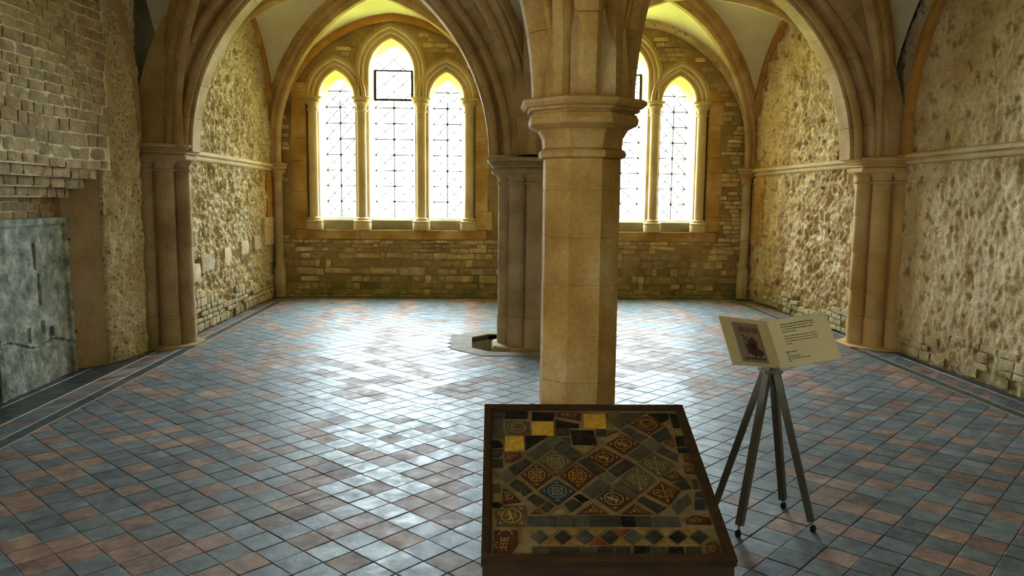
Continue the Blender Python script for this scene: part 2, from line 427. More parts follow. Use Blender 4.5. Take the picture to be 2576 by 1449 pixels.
# ---- windows
def window(idx, c, lab):
    W = empty('window_%d' % idx, (c, YE, ZW0), lab, 'window', None, 'structure')
    for s, L_ in ((-1, 1), (0, 0), (1, 1)):
        q = LZ[L_]; cx_ = c+s*q['dx']
        A = lancet(cx_, q['a'], ZW0, q['sp'], q['R']); B = lancet(cx_, q['ga'], 1.27, q['gsp'], q['gR'])
        n = len(A); v = [(x, YE+.20, z) for x, z in A]+[(x, YE+.45, z) for x, z in B]
        f = [(i, (i+1) % n, n+(i+1) % n, n+i) for i in range(1, n)]
        o = obj('splayed_reveal', v, f, WINST, W, 40)
        # thin inner order
        ao = q['a']
        hw, t = q['a'], q['top']
        # moulded arch
        half = []
        prof = [(-.10, -.012), (.0, -.012)]+rollp(.008, .012, .022, 250, 430, 6)+[(.015, .04), (.012, .058), (.03, .068)]+rollp(.05, .086, .024, 230, 420, 6)+[(.058, .118), (.062, .128)]+rollp(.095, .148, .026, 230, 430, 6)+[(.125, .178), (.125, .19), (-.1, .19)]
        for sg in (1, -1):
            pts, nr = arc_path((cx_+sg*hw, YE+.115), (-sg, 0), hw, q['R'], q['sp'], 0, 14)
            if L_ == 0: pts = np.vstack([V(cx_+sg*hw, YE+.115, 3.19), pts]); nr = np.vstack([V(sg, 0, 0), nr])
            v, f = sweep_vf(pts, nr, V(0, -1, 0), prof); fix(obj('moulded_arch', v, f, WINST, W, 40))
        # sloping sill
        v = [(cx_-hw, YE+.15, ZW0), (cx_+hw, YE+.15, ZW0), (cx_+hw, YE+.15, 1.23), (cx_-hw, YE+.15, 1.23), (cx_-hw+.03, YE+.22, 1.275), (cx_+hw-.03, YE+.22, 1.275), (cx_+q['ga'], YE+.46, 1.28), (cx_-q['ga'], YE+.46, 1.28)]
        fix(obj('sill_stone', v, [(0, 1, 2, 3), (3, 2, 5, 4), (4, 5, 6, 7)], SILL, W))
        # glazing: iron bars, lead and diamond panes
        gy = YE+.455; G = lancet(cx_, q['ga'], 1.28, q['gsp'], q['gR'], 8)
        P0 = .256; px = q['ga']/2; ld = MB(); zt = max(z for _, z in G)
        def wid(z):
            if z <= q['gsp']: return q['ga']
            h = z-q['gsp']; return max(0, math.sqrt(max(0, q['gR']**2-h*h))-(q['gR']-q['ga']))
        k = 0
        for iz in range(-1, 24):
            for ix in range(-3, 4):
                if (ix+iz) % 2: continue
                zx, xx = 1.28+iz*P0/2, cx_+ix*px
                dm = [(xx, zx-P0/2), (xx+px, zx), (xx, zx+P0/2), (xx-px, zx)]
                cl = clip_convex(dm, G)
                if len(cl) >= 3 and abs(area2(cl)) > .0006:
                    m_ = len(cl); pv = [(x, gy, z) for x, z in cl]+[(x, gy+.003, z) for x, z in cl]
                    obj('glass_pane', pv, [tuple(range(m_)), tuple(range(m_, 2*m_))[::-1]], GLASS, W)
        for sl in (1, -1):
            for k in range(-14, 40):
                a0 = (cx_-sl*q['ga'], 1.28+k*P0/2*2); pp = []
                x0, z0 = cx_-q['ga'], 1.28+k*P0; x1, z1 = cx_+q['ga'], z0+sl*2*P0
                N_ = 24; run = []
                for i in range(N_+1):
                    t = i/N_; x, z = x0+(x1-x0)*t, z0+(z1-z0)*t
                    if 1.28 < z < zt and abs(x-cx_) <= wid(z)+1e-6: run.append((x, z))
                if len(run) > 1: ld.bar((run[0][0], gy-.004, run[0][1]), (run[-1][0], gy-.004, run[-1][1]), .0145, .008, (0, 1, 0))
        ld.bar((cx_, gy-.008, 1.28), (cx_, gy-.008, 3.18), .018, .012, (0, 1, 0))
        ld.obj('lead_lattice', LEAD, W)
        k = 0
        while 1.28+P0*k < zt-.2:
            z = 1.28+P0*k; ww = wid(z); k += 1
            if L_ == 0 and z > 3.25: break
            MB().bar((cx_-ww, gy-.015, z), (cx_+ww, gy-.015, z), .022, .015).obj('saddle_bar', IRON, W)
        if L_ == 0:
            fr = MB(); za, zb, a_ = 3.20, 3.665, q['ga']
            fr.box((cx_-a_, gy-.05, za-.018), (cx_+a_, gy-.01, za+.018)).box((cx_-a_, gy-.05, zb-.012), (cx_+a_, gy-.01, zb+.012))
            fr.box((cx_-a_, gy-.05, za), (cx_-a_+.028, gy-.01, zb)).box((cx_+a_-.028, gy-.05, za), (cx_+a_, gy-.01, zb))
            fr.box((cx_-a_-.02, gy-.045, 3.43), (cx_-a_+.02, gy-.03, 3.45)).box((cx_+a_-.02, gy-.045, 3.43), (cx_+a_+.04, gy-.03, 3.45))
            fr.obj('casement_frame', IRON, W)
    for dx in (-1.25, -.475, .475, 1.25):
        cx_, cy_ = c+dx, YE+.035
        sh = lathe('colonnette', [(.074, 1.28), (.074, 2.98)], 20, (cx_, cy_), WINST, W)
        lathe('capital', [(.076, 2.955), (.095, 2.96), (.1, 2.972), (.094, 2.984), (.08, 2.99), (.08, 3.03), (.088, 3.06), (.108, 3.082), (.118, 3.09), (.13, 3.1), (.13, 3.112), (.12, 3.12), (.122, 3.14), (.148, 3.15), (.158, 3.165), (.156, 3.182), (.145, 3.192)], 24, (cx_, cy_), WINST, sh)
        lathe('base', [(.142, 1.082), (.142, 1.19), (.135, 1.2), (.145, 1.212), (.142, 1.228), (.122, 1.235), (.105, 1.245), (.112, 1.258), (.105, 1.272), (.085, 1.28), (.075, 1.285)], 24, (cx_, cy_), WINST, sh)
window(1, CW[0], 'triple lancet window of leaded glass in left bay of end wall')
window(2, CW[1], 'triple lancet window partly hidden behind the octagonal column, right bay')

# ---- side walls -----------------------------------------------------
def rough_panel(name, x, y0, y1, z0, z1, sgn, mat, parent, amp=.02, step=.0185, seed=0, vert=1.0):
    ny, nz = int((y1-y0)/step), int((z1-z0)/step)
    y = np.linspace(y0, y1, ny+1); z = np.linspace(z0, z1, nz+1); Y, Z = np.meshgrid(y, z, indexing='ij')
    d = fbm(Y*2.5, Z*2.5, seed, 2)*.7+np.abs(fbm(Y*15, Z*10, seed+9, 3))*1.2-.5*np.maximum(0, fbm(Y*7, Z*6, seed+30, 3)-.12)*4+fbm(Y*27, Z*18, seed+5, 3)*.95
    X = x+sgn*amp*(d-.1)
    v = np.stack([X, Y, Z], -1).reshape(-1, 3); n = nz+1
    I, J = np.meshgrid(np.arange(ny), np.arange(nz), indexing='ij'); a = (I*n+J).ravel()
    f = np.stack([a, a+n, a+n+1, a+1] if sgn > 0 else [a, a+1, a+n+1, a+n], 1)
    me = bpy.data.meshes.new(name); me.vertices.add(len(v)); me.vertices.foreach_set('co', v.astype(np.float32).ravel())
    me.loops.add(f.size); me.loops.foreach_set('vertex_index', f.astype(np.int32).ravel())
    me.polygons.add(len(f)); me.polygons.foreach_set('loop_start', np.arange(0, f.size, 4, dtype=np.int32)); me.update(); me.validate()
    me.materials.append(mat); me.shade_smooth()
    o = bpy.data.objects.new(name, me); link(o, parent); return o
wl = empty('wall_left', (0, 0, 0), 'left side wall of rough render, hewn stone courses and a deep recess', 'wall', None, 'structure')
wr = empty('wall_right', (0, 0, 0), 'right side wall of rough tan render over pale base stones', 'wall', None, 'structure')
rough_panel('render_face', XL, Y1+.1, YE+.05, -.05, 4.6, 1, RENDER_L, wl, .046, seed=3)
rough_panel('render_face', XR+.05, 3.6, Y1, -.05, 4.6, -1, RENDER_R, wr, .019, seed=11)
rough_panel('render_face', XR, Y1+.1, YE+.05, -.05, 4.6, -1, RENDER_R, wr, .046, seed=21)
box('wall_core', (-4.3, Y3-.3, -.3), (-4.0, .4, 5), BOUNCEW, wl); box('wall_core', (-4.3, .8, -.3), (-4.0, YE+.6, 5), MORTAR, wl); box('fill_opening_lintel', (-4.3, .4, 1.75), (-4.0, .8, 5), BOUNCEW, wl); box('wall_core', (4.75, Y3-.3, -.3), (5.1, YE+.6, 5), MORTAR, wr)  # gap under the lintel is a made-up opening, added out of view for fill
box('wall_core', (-4.0, Y1+.1, -.3), (XL-.06, YE+.3, 5), MORTAR, wl); box('wall_core', (XR+.12, Y3-.2, -.3), (4.8, YE+.3, 5), MORTAR, wr)
# footing stones let into the render
def footing(parent, x, y0, y1, ztop, facing, mat, dens, nm='base_stone', pr=.03, zmin=.02):
    z = zmin
    while z < ztop:
        hgt = random.uniform(.06, .11); y = y0
        while y < y1:
            ln = random.uniform(.1, .26); edge = ztop*(.65+.7*vn(y*1.3, 3.0, 5))
            if z < edge and random.random() < dens:
                stone(nm, parent, (x, y+ln/2, z+hgt/2), (.09, ln-.02, hgt-.012), facing, mat, .05)
            y += ln
        z += hgt
footing(wl, XL+.012, Y1+.3, YE-.4, .56, 0, PALEST, .92)
for (y, z, ln, hg) in ((9.35, .80, .42, .19), (10.1, .84, .26, .2), (10.85, .9, .34, .18), (11.45, .93, .28, .2), (9.0, .72, .2, .2)):
    stone('squared_stone', wl, (XL+.012, y, z), (.1, ln, hg), 0, PALEST, .02)
box('squared_quoin', (XL-.03, 11.9, .85), (XL+.045, 12.42, 1.28), RENDER_L, wl, .01)
footing(wr, XR+.002, Y1+.35, YE-.9, .34, PI, PALEST, .92)
footing(wr, XR+.066, 5.4, Y1-.45, .38, PI, RENDER_R, .75)
# smooth dressed margins beside the piers and corners
for zz in np.arange(.9, 2.0, .27): box('dressed_margin', (XR-.02, YE-.62, zz), (XR+.08, YE-.1, zz+.266), ASHLAR, wr, .004)
for zz in np.arange(1.28, 2.0, .24): box('dressed_margin', (XL-.08, YE-.45, zz), (XL+.03, YE-.12, zz+.236), ORANGE, wl, .004)

# left bay with the hewn courses, corbelled hood, recess and jamb
BX = -3.46
box('mortar_face', (-4.0, 2.0, 1.83), (BX, 7.46, 4.9), MORTAR, wl)
box('recess_back', (-4.0, 2.0, -.1), (-3.80, 7.35, 1.84), MORTAR, wl)
for k, (za, xf, ye) in enumerate(((1.745, -3.52, 7.28), (1.66, -3.60, 7.18), (1.575, -3.68, 7.08))):
    box('corbel_bed', (-3.9, 2.0, za), (xf, ye, za+.085), MORTAR, wl)
def course(z0, hgt, x, y0, y1, nm, lo=.13, hi=.3, dep=.1):
    y = y0-random.random()*.2
    while y < y1-.03:
        ln = min(random.uniform(lo, hi), y1-y)
        if ln > .05: stone(nm, wl, (x, y+ln/2, z0+hgt/2+.011*math.sin(y*4+z0*5)), (dep, ln-.009, hgt-.009), 0, BRICK, .03)
        y += ln
z = 1.83; k = 0
while z < 3.55:
    hgt = .085+.02*vn(z*7, 1.0)+(.025 if 1.9 < z < 2.15 else 0)
    course(z, hgt, BX-.0375+random.uniform(-.004, .006), 4.75, 7.44+.04*math.sin(z*9), 'hewn_stone', .12, .27 if not 1.9 < z < 2.15 else .34); z += hgt
for za, xf, ye in ((1.745, -3.52, 7.28), (1.66, -3.60, 7.18), (1.575, -3.68, 7.08)): course(za, .085, xf-.02, 5.3, ye, 'corbel_stone', .12, .3)
z = 1.0
while z < 1.575: course(z, .075, -3.815, 4.95, 7.15, 'recess_stone', .1, .24, .07); z += .075
z = .0
while z < 1.0: course(z, .095, -3.815, 4.95, 7.15, 'recess_stone', .1, .2, .07); z += .095
# splayed jamb
v, f = prism_vf([(-3.95, 7.02), (-3.74, 7.08), (-3.525, 7.34), (-3.525, 7.5), (-3.95, 7.5)], -.02, 1.66)
top = [(-3.95, 7.02, 1.60), (-3.74, 7.08, 1.60), (-3.525, 7.34, 1.87), (-3.525, 7.5, 1.87), (-3.95, 7.5, 1.6)]
v = v[:5]+top; jamb = fix(obj('splayed_jamb', v, f, PIER, wl))
# ragged rubble pilaster between recess and pier
p0, p1 = V(-3.515, 7.34), V(-3.42, 7.98)
ny, nz = 30, 190; v = []
for i in range(ny+1):
    for j in range(nz+1):
        t = i/ny; zz = 3.8*j/nz; q = p0+(p1-p0)*t
        d = .028*(abs(fbm(t*5, zz*6, 31, 3))*2+.6*fbm(t*16, zz*14, 33, 2))+.02*math.sin(t*PI)
        e0 = .03*vn(zz*6, 2.0, 8) if i == 0 else 0
        q = q+(V(.99, -.15))*d if i else q+V(-.1, e0)
        v.append((q[0], q[1], zz-.02))
f = [(i*(nz+1)+j, (i+1)*(nz+1)+j, (i+1)*(nz+1)+j+1, i*(nz+1)+j+1) for i in range(ny) for j in range(nz)]
obj('rubble_pilaster', v, f, RENDER_L, wl, 180)
box('pilaster_core', (-4.0, 7.46, -.1), (-3.56, 8.3, 4.6), MORTAR, wl)
# rear wall behind the camera with a doorway
v, f = plate_vf([[(-4.3, -.3), (5.2, -.3), (5.2, 5), (-4.3, 5)], [(-.85, 0.0), (.95, 0.0), (.95, 2.3), (.05, 2.8), (-.85, 2.3)]], Y3-.3, Y3)
props(obj('wall_back', v, f, BOUNCEW), 'rear stone wall with a pointed doorway behind the viewer', 'wall', None, 'structure')
dr = empty('added_door_1', (.05, Y3-.2, 0), 'unseen plank door added to shut out light from the rear doorway', 'door', None, 'structure')  # planks added out of view to keep daylight out behind the camera
for k in range(9): box('plank', (-.85+.2*k+.002, Y3-.22, .01), (-.65+.2*k-.002, Y3-.17, 2.85), WOOD, dr, .004)

# ---- string courses
SP = [(-.06, 2.0), (.02, 2.0), (.045, 2.012), (.055, 2.03), (.045, 2.045), (.035, 2.055), (.05, 2.062), (.075, 2.07), (.08, 2.088), (.07, 2.105), (.02, 2.125), (-.06, 2.13)]
def string(name, x, y0, y1, sgn, lab):
    o0 = empty(name, (x, (y0+y1)/2, 2.06), lab, 'moulding', None, 'structure')
    n = max(1, int((y1-y0)/.85)); ys = np.linspace(y0, y1, n+1)
    for a, b in zip(ys[:-1], ys[1:]):
        K = len(SP); v = [(x+sgn*t, y, z) for y in (a+.0015, b-.0015) for t, z in SP]
        f = [(k, (k+1) % K, K+(k+1) % K, K+k) for k in range(K)]+[tuple(range(K))[::-1], tuple(range(K, 2*K))]
        fix(obj('moulding_length', v, f, WINST, o0, 35))
string('trim_1', XL, Y1+.3, YE-.2, 1, 'pale string course along the left wall beside the end windows')
string('trim_2', XR, Y1+.3, YE-.2, -1, 'string course on the right wall between corner shaft and pier')
string('trim_3', XR+.05, 3.6, Y1-.3, -1, 'string course on the right wall on the viewer\'s side of the pier')
# ------------------------------------------------------------------ columns and piers
def cap_rings(r, zt):                          # octagonal moulded capital (apothem, z), r = shaft apothem
    k = r/.191
    return [(r, zt-.29), (r+.02*k, zt-.285), (r+.026*k, zt-.268), (r+.02*k, zt-.25), (r+.004, zt-.24), (r+.008*k, zt-.19), (r+.03*k, zt-.15), (r+.055*k, zt-.137), (r+.075*k, zt-.125), (r+.08*k, zt-.1), (r+.07*k, zt-.075), (r+.058*k, zt-.07), (r+.06*k, zt-.062), (r+.083*k, zt-.058), (r+.083*k, zt-.045), (r+.10*k, zt-.04), (r+.117*k, zt-.025), (r+.117*k, zt-.01), (r+.10*k, zt)]
# near octagonal column
NX, NY, NR, NT = .526, Y2, .191, 2.095
col = empty('octagonal_column', (NX, NY, 0), 'slender octagonal stone column with moulded capital standing right behind the tiled display box', 'column', None, 'thing')
js = [.0, .2, .43, .67, .914, 1.17, 1.41, 1.647, NT-.29]
for a, b in zip(js[:-1], js[1:]):
    w_ = random.uniform(-.0015, .0015); v, f = lathe_vf([(NR-.003+w_, a), (NR+w_, a+.004), (NR+w_, b-.004), (NR-.003+w_, b)], 8, (NX, NY), PI/8, True)
    obj('shaft_drum', v, f, ASHLAR, col)
lathe('capital', cap_rings(NR, NT), 8, (NX, NY), ASHLAR, col, 24, PI/8, True)
lathe('base', [(.27, 0), (.27, .09), (.25, .12), (.235, .13), (.24, .16), (.22, .185), (.195, .2)], 8, (NX, NY), ASHLAR, col, 32, PI/8, True)
def cluster(name, c, mat, zt, capr, lab, ang0, ang1, plinth):
    """compound pier: eight shafts on a lozenge round a core"""
    P = empty(name, (c[0], c[1], 0), lab, 'column', None, 'thing')
    zr = zt-.265
    for k in range(8):
        a = k*PI/4
        if ang0 is not None and math.cos(a-ang0) < -.2: continue
        d = .285 if k % 2 == 0 else .245; r = .095 if k % 2 == 0 else .098
        p = (c[0]+d*math.cos(a), c[1]+d*math.sin(a)); lv = [0.0, .34, .62, 1.05, 1.45, zr-.01]
        for i, (za, zb) in enumerate(zip(lv[:-1], lv[1:])):
            lathe('shaft', [(r-.003, za), (r+(.006 if i == 0 and plinth else 0), za+.004), (r+(.006 if i == 0 and plinth else 0), zb-.004), (r-.003, zb)], 20, p, mat, P, 50)
        lathe('shaft_ring', [(r, zr-.015), (r+.016, zr-.012), (r+.022, zr), (r+.016, zr+.012), (r+.004, zr+.016), (r+.006, zr+.05), (r+.03, zr+.085), (r+.06, zr+.105)], 20, p, mat, P, 50)
    v, f = lathe_vf([(.25, 0), (.25, zt-.1)], 16, c); obj('core', v, f, mat, P)
    R_ = capr
    rings = [(R_-.13, zt-.175), (R_-.075, zt-.17), (R_-.05, zt-.155), (R_-.045, zt-.135), (R_-.055, zt-.115), (R_-.075, zt-.108), (R_-.07, zt-.1), (R_-.045, zt-.095), (R_-.045, zt-.08), (R_-.055, zt-.074), (R_-.03, zt-.066), (R_-.028, zt-.055), (R_-.04, zt-.05), (R_-.012, zt-.04), (R_, zt-.024), (R_-.002, zt-.008), (R_-.02, zt)]
    lathe('capital', rings, 8, c, mat, P, 24, PI/8, True)
    if plinth: lathe('plinth', [(.43, 0), (.43, .012), (.41, .02)], 8, c, mat, P, 32, PI/8, True)
    return P
LPX, RPX = -3.46, 4.55
cluster('clustered_column', (XC+.02, Y1), PIER, 2.03, .50, 'grey-brown clustered column of bundled shafts rising from the sunken kerb, behind the octagonal one', None, None, True)
cluster('left_wall_pier', (LPX, Y1), PIER, 2.13, .455, 'half column of three bundled shafts against the left wall beside the rubble pilaster', 0.0, 1, True).name = 'wall_pier'
cluster('wall_pier', (RPX, Y1), PIERR, 2.085, .455, 'half column of honey coloured bundled shafts against the right wall', PI, 1, True)
for sx, x in ((1, XL), (-1, XR)):
    cluster('wall_pier', (x-sx*.15, Y2), ASHLAR, 2.1, .45, 'half column against the %s wall beside the viewer, outside the view' % ('left' if sx > 0 else 'right'), 0.0 if sx > 0 else PI, 1, False)['kind'] = 'structure'
def corner(c, lab):
    P = empty('corner_shaft', (c[0], c[1], 0), lab, 'column', None, 'structure' if abs(c[0]-XC) < .2 else 'thing')
    lathe('base', [(.10, 0), (.10, .4), (.092, .46), (.078, .5)], 8, c, PIER, P, 40, PI/8)
    for za, zb in ((.5, .95), (.955, 1.45), (1.455, 1.88)): lathe('shaft', [(.07, za), (.072, za+.004), (.072, zb-.004), (.07, zb)], 20, c, PIER, P, 50)
    lathe('capital', [(.073, 1.875), (.092, 1.88), (.096, 1.892), (.09, 1.902), (.08, 1.908), (.084, 1.95), (.1, 1.98), (.125, 1.985), (.13, 2.0), (.12, 2.015), (.108, 2.02), (.11, 2.03), (.14, 2.04), (.155, 2.055), (.155, 2.075), (.14, 2.085), (.16, 2.095), (.165, 2.115), (.15, 2.13)], 20, c, ARCHM, P, 50)
corner((XL+.10, YE-.10), 'slim round shaft in the far left corner, green towards the floor')
corner((XR-.11, YE-.10), 'slim round shaft in the far right corner, mossy at its base')
corner((XC, YE-.06), 'slim shaft on the end wall between the two windows')

# ------------------------------------------------------------------ arches and ribs
THICK = [(0, 0), (.115, 0), (.14, .018)]+rollp(.165, .07, .045, 235, 450, 8)+[(.150, .122), (.142, .142), (.17, .15), (.19, .15)]+rollp(.222, .198, .045, 250, 450, 8)+[(.215, .248), (.225, .275), (.25, .3), (.285, .315), (.30, .33), (.30, .52)]
THICK = mirror(THICK)
SLIM = mirror([(0, 0), (.072, 0), (.112, .04), (.112, .085)]+rollp(.105, .11, .026, 270, 440, 5)+[(.10, .145), (.135, .165), (.135, .215), (.16, .245), (.16, .46)])
DIAG = mirror([(0, -.235), (.03, -.23)]+rollp(.0, -.18, .052, 320, 400, 6)[0:6]+[(.034, -.14), (.05, -.125), (.078, -.12)]+rollp(.07, -.09, .028, 300, 420, 5)+[(.075, -.055), (.105, -.04), (.105, .07)])
WALLR = [(-.05, .12), (.0, .12), (.075, .10), (.085, .06), (.085, 0), (.06, -.015), (-.05, -.015)]
MIDP = [(t, q) if q < .28 else (t, .46) for t, q in mirror([(t*1.05, q+.235) for t, q in DIAG if t >= 0])]
def transverse(name, x0, x1, y, prof, mat, lab, R=2.17, zs=2.06, k=8):
    """pointed arch across the hall between plan points x0 and x1"""
    A = empty(name, ((x0+x1)/2, y, zs), lab, 'arch', None, 'structure'); a = (x1-x0)/2
    for P, d in ((x0, 1), (x1, -1)):
        pts, nr = arc_path((P, y), (d, 0), a, R, zs, 0, 32); segs('arch_stone', pts, nr, V(0, 1, 0), prof, mat, A, k)
def lengthwise(name, y0, y1, x, prof, mat, lab, R=2.3, zs=2.06, k=8):
    A = empty(name, (x, (y0+y1)/2, zs), lab, 'arch', None, 'structure'); a = (y1-y0)/2
    for P, d in ((y0, 1), (y1, -1)):
        pts, nr = arc_path((x, P), (0, d), a, R, zs, 0, 32); segs('arch_stone', pts, nr, V(1, 0, 0), prof, mat, A, k)
transverse('transverse_arch', -3.00, .10, Y1, THICK, ARCHM, 'heavy moulded stone arch spanning from left wall pier to clustered column')
transverse('transverse_arch', 1.05, 4.02, Y1, THICK, ARCHM, 'heavy moulded stone arch spanning from clustered column to right wall pier', 2.15)
transverse('transverse_arch', XL+.35, NX-.255, Y2, SLIM, ASHLAR, 'chamfered arch springing leftwards from the octagonal column out of view')
transverse('transverse_arch', NX+.255, XR-.35, Y2, SLIM, ASHLAR, 'chamfered arch springing rightwards from the octagonal column out of view', 2.2)
lengthwise('arcade_arch', NY+.255, Y1-.42, XC-.02, MIDP, ARCHM, 'lengthwise arch from octagonal column back to clustered column')
lengthwise('arcade_arch', Y1+.42, YE-.05, XC, SLIM, ARCHM, 'lengthwise arch from clustered column to the end wall')
lengthwise('arcade_arch', Y3+.05, NY-.235, NX, MIDP, ASHLAR, 'lengthwise arch from octagonal column forward over the viewer', 2.3)
def diagonal(P, M, mat, lab, off=0.0, scale=1.0):
    D = V(M[0]-P[0], M[1]-P[1]); ln = np.linalg.norm(D); d = D/ln
    pts, nr = arc_path((P[0]+d[0]*off, P[1]+d[1]*off), d, AV, RV, ZS, ST, 32, (ln-off)/AV)
    A = empty('diagonal_rib', (P[0], P[1], ZS), lab, 'rib', None, 'structure')
    segs('rib_stone', pts, nr, V(-d[1], d[0], 0), DIAG, mat, A, 8)
def bc(x0, x1, y0, y1): return ((x0+x1)/2, (y0+y1)/2)
LF, RF = bc(XL, XC, Y1, YE), bc(XC, XR, Y1, YE); LN, RN = bc(XL, XC, Y2, Y1), bc(XC, XR, Y2, Y1); L0, R0_ = bc(XL, XC, Y3, Y2), bc(XC, XR, Y3, Y2)
diagonal((XL, YE), LF, ARCHM, 'moulded vault rib rising from the far left corner shaft')
diagonal((XR, YE), RF, ARCHM, 'moulded vault rib rising from the far right corner shaft')
diagonal((XL, Y1), LF, ARCHM, 'moulded rib behind the left arch, rising from the left wall pier to the far bay', .12)
diagonal((XR, Y1), RF, ARCHM, 'moulded rib behind the right arch, rising from the right wall pier to the far bay', .12)
diagonal((XC, YE), LF, ARCHM, 'rib from the mid end wall shaft into the left far bay'); diagonal((XC, YE), RF, ARCHM, 'rib from the mid end wall shaft into the right far bay')
diagonal((XC, Y1), LF, ARCHM, 'rib from the clustered column into the left far bay'); diagonal((XC, Y1), RF, ARCHM, 'rib from the clustered column into the right far bay')
diagonal((XL, Y1), LN, ARCHM, 'moulded rib before the left arch, rising steeply from the left wall pier', .12)
diagonal((XR, Y1), RN, ARCHM, 'moulded rib before the right arch, rising steeply from the right wall pier', .12)
diagonal((XC, Y1), LN, ARCHM, 'rib from the clustered column into the left near bay', .1); diagonal((XC, Y1), RN, ARCHM, 'rib from the clustered column into the right near bay', .1)
for M_, t in ((LN, 'left near bay'), (RN, 'right near bay'), (L0, 'left bay over the viewer'), (R0_, 'right bay over the viewer')):
    diagonal((NX, NY), M_, ASHLAR, 'rib fanning from the octagonal column into the '+t)
diagonal((XL, Y2), LN, ASHLAR, 'rib from the out of view left pier into the left near bay'); diagonal((XR, Y2), RN, ASHLAR, 'rib from the out of view right pier into the right near bay')
def wall_rib(P, d, a, R, stilt, bn, mat, lab, zs=ZS, prof=WALLR):
    A = empty('wall_rib', (P[0], P[1], zs), lab, 'rib', None, 'structure')
    for s in (1, -1):
        q = (P[0]+d[0]*a*(1-s), P[1]+d[1]*a*(1-s)); pts, nr = arc_path(q, (d[0]*s, d[1]*s), a, R, zs, stilt, 28)
        segs('rib_stone', pts, nr, bn, prof, mat, A, 9)
wall_rib((XL+.10, YE), (1, 0), 1.84, 2.0, ST, V(0, -1, 0), ORANGE, 'ochre arched band framing the left end window')
wall_rib((XC+.10, YE), (1, 0), 1.85, 2.0, ST, V(0, -1, 0), RENDER_R, 'worn arched band framing the right end window')
wall_rib((XL, YE-.10), (0, -1), 1.84, 2.02, ST, V(1, 0, 0), ORANGE, 'ochre arched band on the left wall of the far bay')
wall_rib((XR, YE-.10), (0, -1), 1.84, 2.02, ST, V(-1, 0, 0), ORANGE, 'ochre arched band on the right wall of the far bay')
wall_rib((BX-.02, Y1-.47), (0, -1), 1.76, 1.95, .25, V(1, 0, 0), ARCHM, 'brown arched band on the left wall above the hewn stone courses')
wall_rib((XR+.06, Y1-.44), (0, -1), 1.80, 1.98, .25, V(-1, 0, 0), ORANGE, 'ochre arched band on the right wall nearest the viewer')

# ------------------------------------------------------------------ floor
T, UO, VO = .156, -3.255, 1.515
RED = set(tuple(map(int, q.split(','))) for q in '''-21,1 -21,2 -21,3 -20,0 -19,-1 -19,1 -19,4 -18,0 -17,0 -17,2 -17,4 -15,0 -15,2 -15,4 -15,6 -14,-2 -14,7 -13,-1 -13,0 -13,2 -13,3 -13,4 -11,-2 -11,-1 -11,0 -11,3 -11,4 -11,6 -10,-1 -10,4 -9,-3 -9,-2 -9,1 -9,5 -9,6 -9,8 -9,9 -9,10 -8,-4 -8,-3 -8,-1 -8,3 -8,5 -8,8 -7,0 -7,2 -7,6 -7,8 -7,10 -7,12 -6,-2 -6,4 -5,-4 -5,0 -5,2 -5,6 -5,8 -5,10 -5,12 -4,-4 -4,-3 -4,-1 -4,3 -4,5 -4,6 -4,8 -3,-4 -3,-3 -3,-2 -3,1 -3,4 -3,5 -3,6 -3,8 -3,9 -3,10 -3,12 -2,-2 -2,-1 -2,3 -2,4 -1,-2 -1,-1 -1,0 -1,2 -1,3 -1,4 -1,6 -1,8 -1,9 -1,10 0,8 0,9 1,-1 1,0 1,2 1,3 1,4 1,6 1,7 1,8 2,4 2,6 2,7 3,2 3,4 3,6 5,4 6,4 6,29 7,24 7,26 8,28 9,14 9,18 9,20 9,23 9,29 9,31 9,32 10,18 10,23 10,26 11,10 11,13 11,14 11,16 11,17 11,18 11,21 11,25 11,29 11,31 11,35 12,14 12,16 12,17 12,19 12,23 12,25 12,28 13,12 13,14 13,16 13,20 13,27 13,33 14,18 14,22 14,26 14,30 15,14 15,16 15,20 15,22 15,24 15,26 16,14 16,16 16,19'''.split())
KX, KO = XC, [(-.30, 8.12), (-.32, 8.86), (.02, 9.25), (1.14, 9.25), (1.46, 8.86), (1.46, 8.12), (1.10, 7.74), (.04, 7.74)]
KI = [(-.07, 8.17), (-.075, 8.80), (.12, 9.02), (1.02, 9.02), (1.22, 8.80), (1.22, 8.17), (1.0, 7.93), (.14, 7.93)]
flo = empty('floor', (0, 0, 0), 'floor of small slate blue and worn red tiles laid diagonally between slate borders', 'floor', None, 'structure')
v, f = plate_vf([[(-4.2, -1.5), (5.0, -1.5), (5.0, 13.2), (-4.2, 13.2)], KI], -.06, -.0085, 'xy'); obj('joint_bed', v, f, JOINT, flo)
def uvxy(u, v): return ((u+v)/2**.5, (v-u)/2**.5)
def is_red(i, j):
    x, y = uvxy(UO+(i+.5)*T, VO+(j+.5)*T); px, py, pz_ = project((x, y, 0))
    if py > 1000 and -30 < px < 2600: return (i, j) in RED
    k = int(h2(np.int64(i//2), np.int64(j), 3)*1000); zig = ((i+j) % 9 in (0, 1) and h2(np.int64((i-j)//5), np.int64((i+j)//9), 8) < .55)
    return zig or k < 250
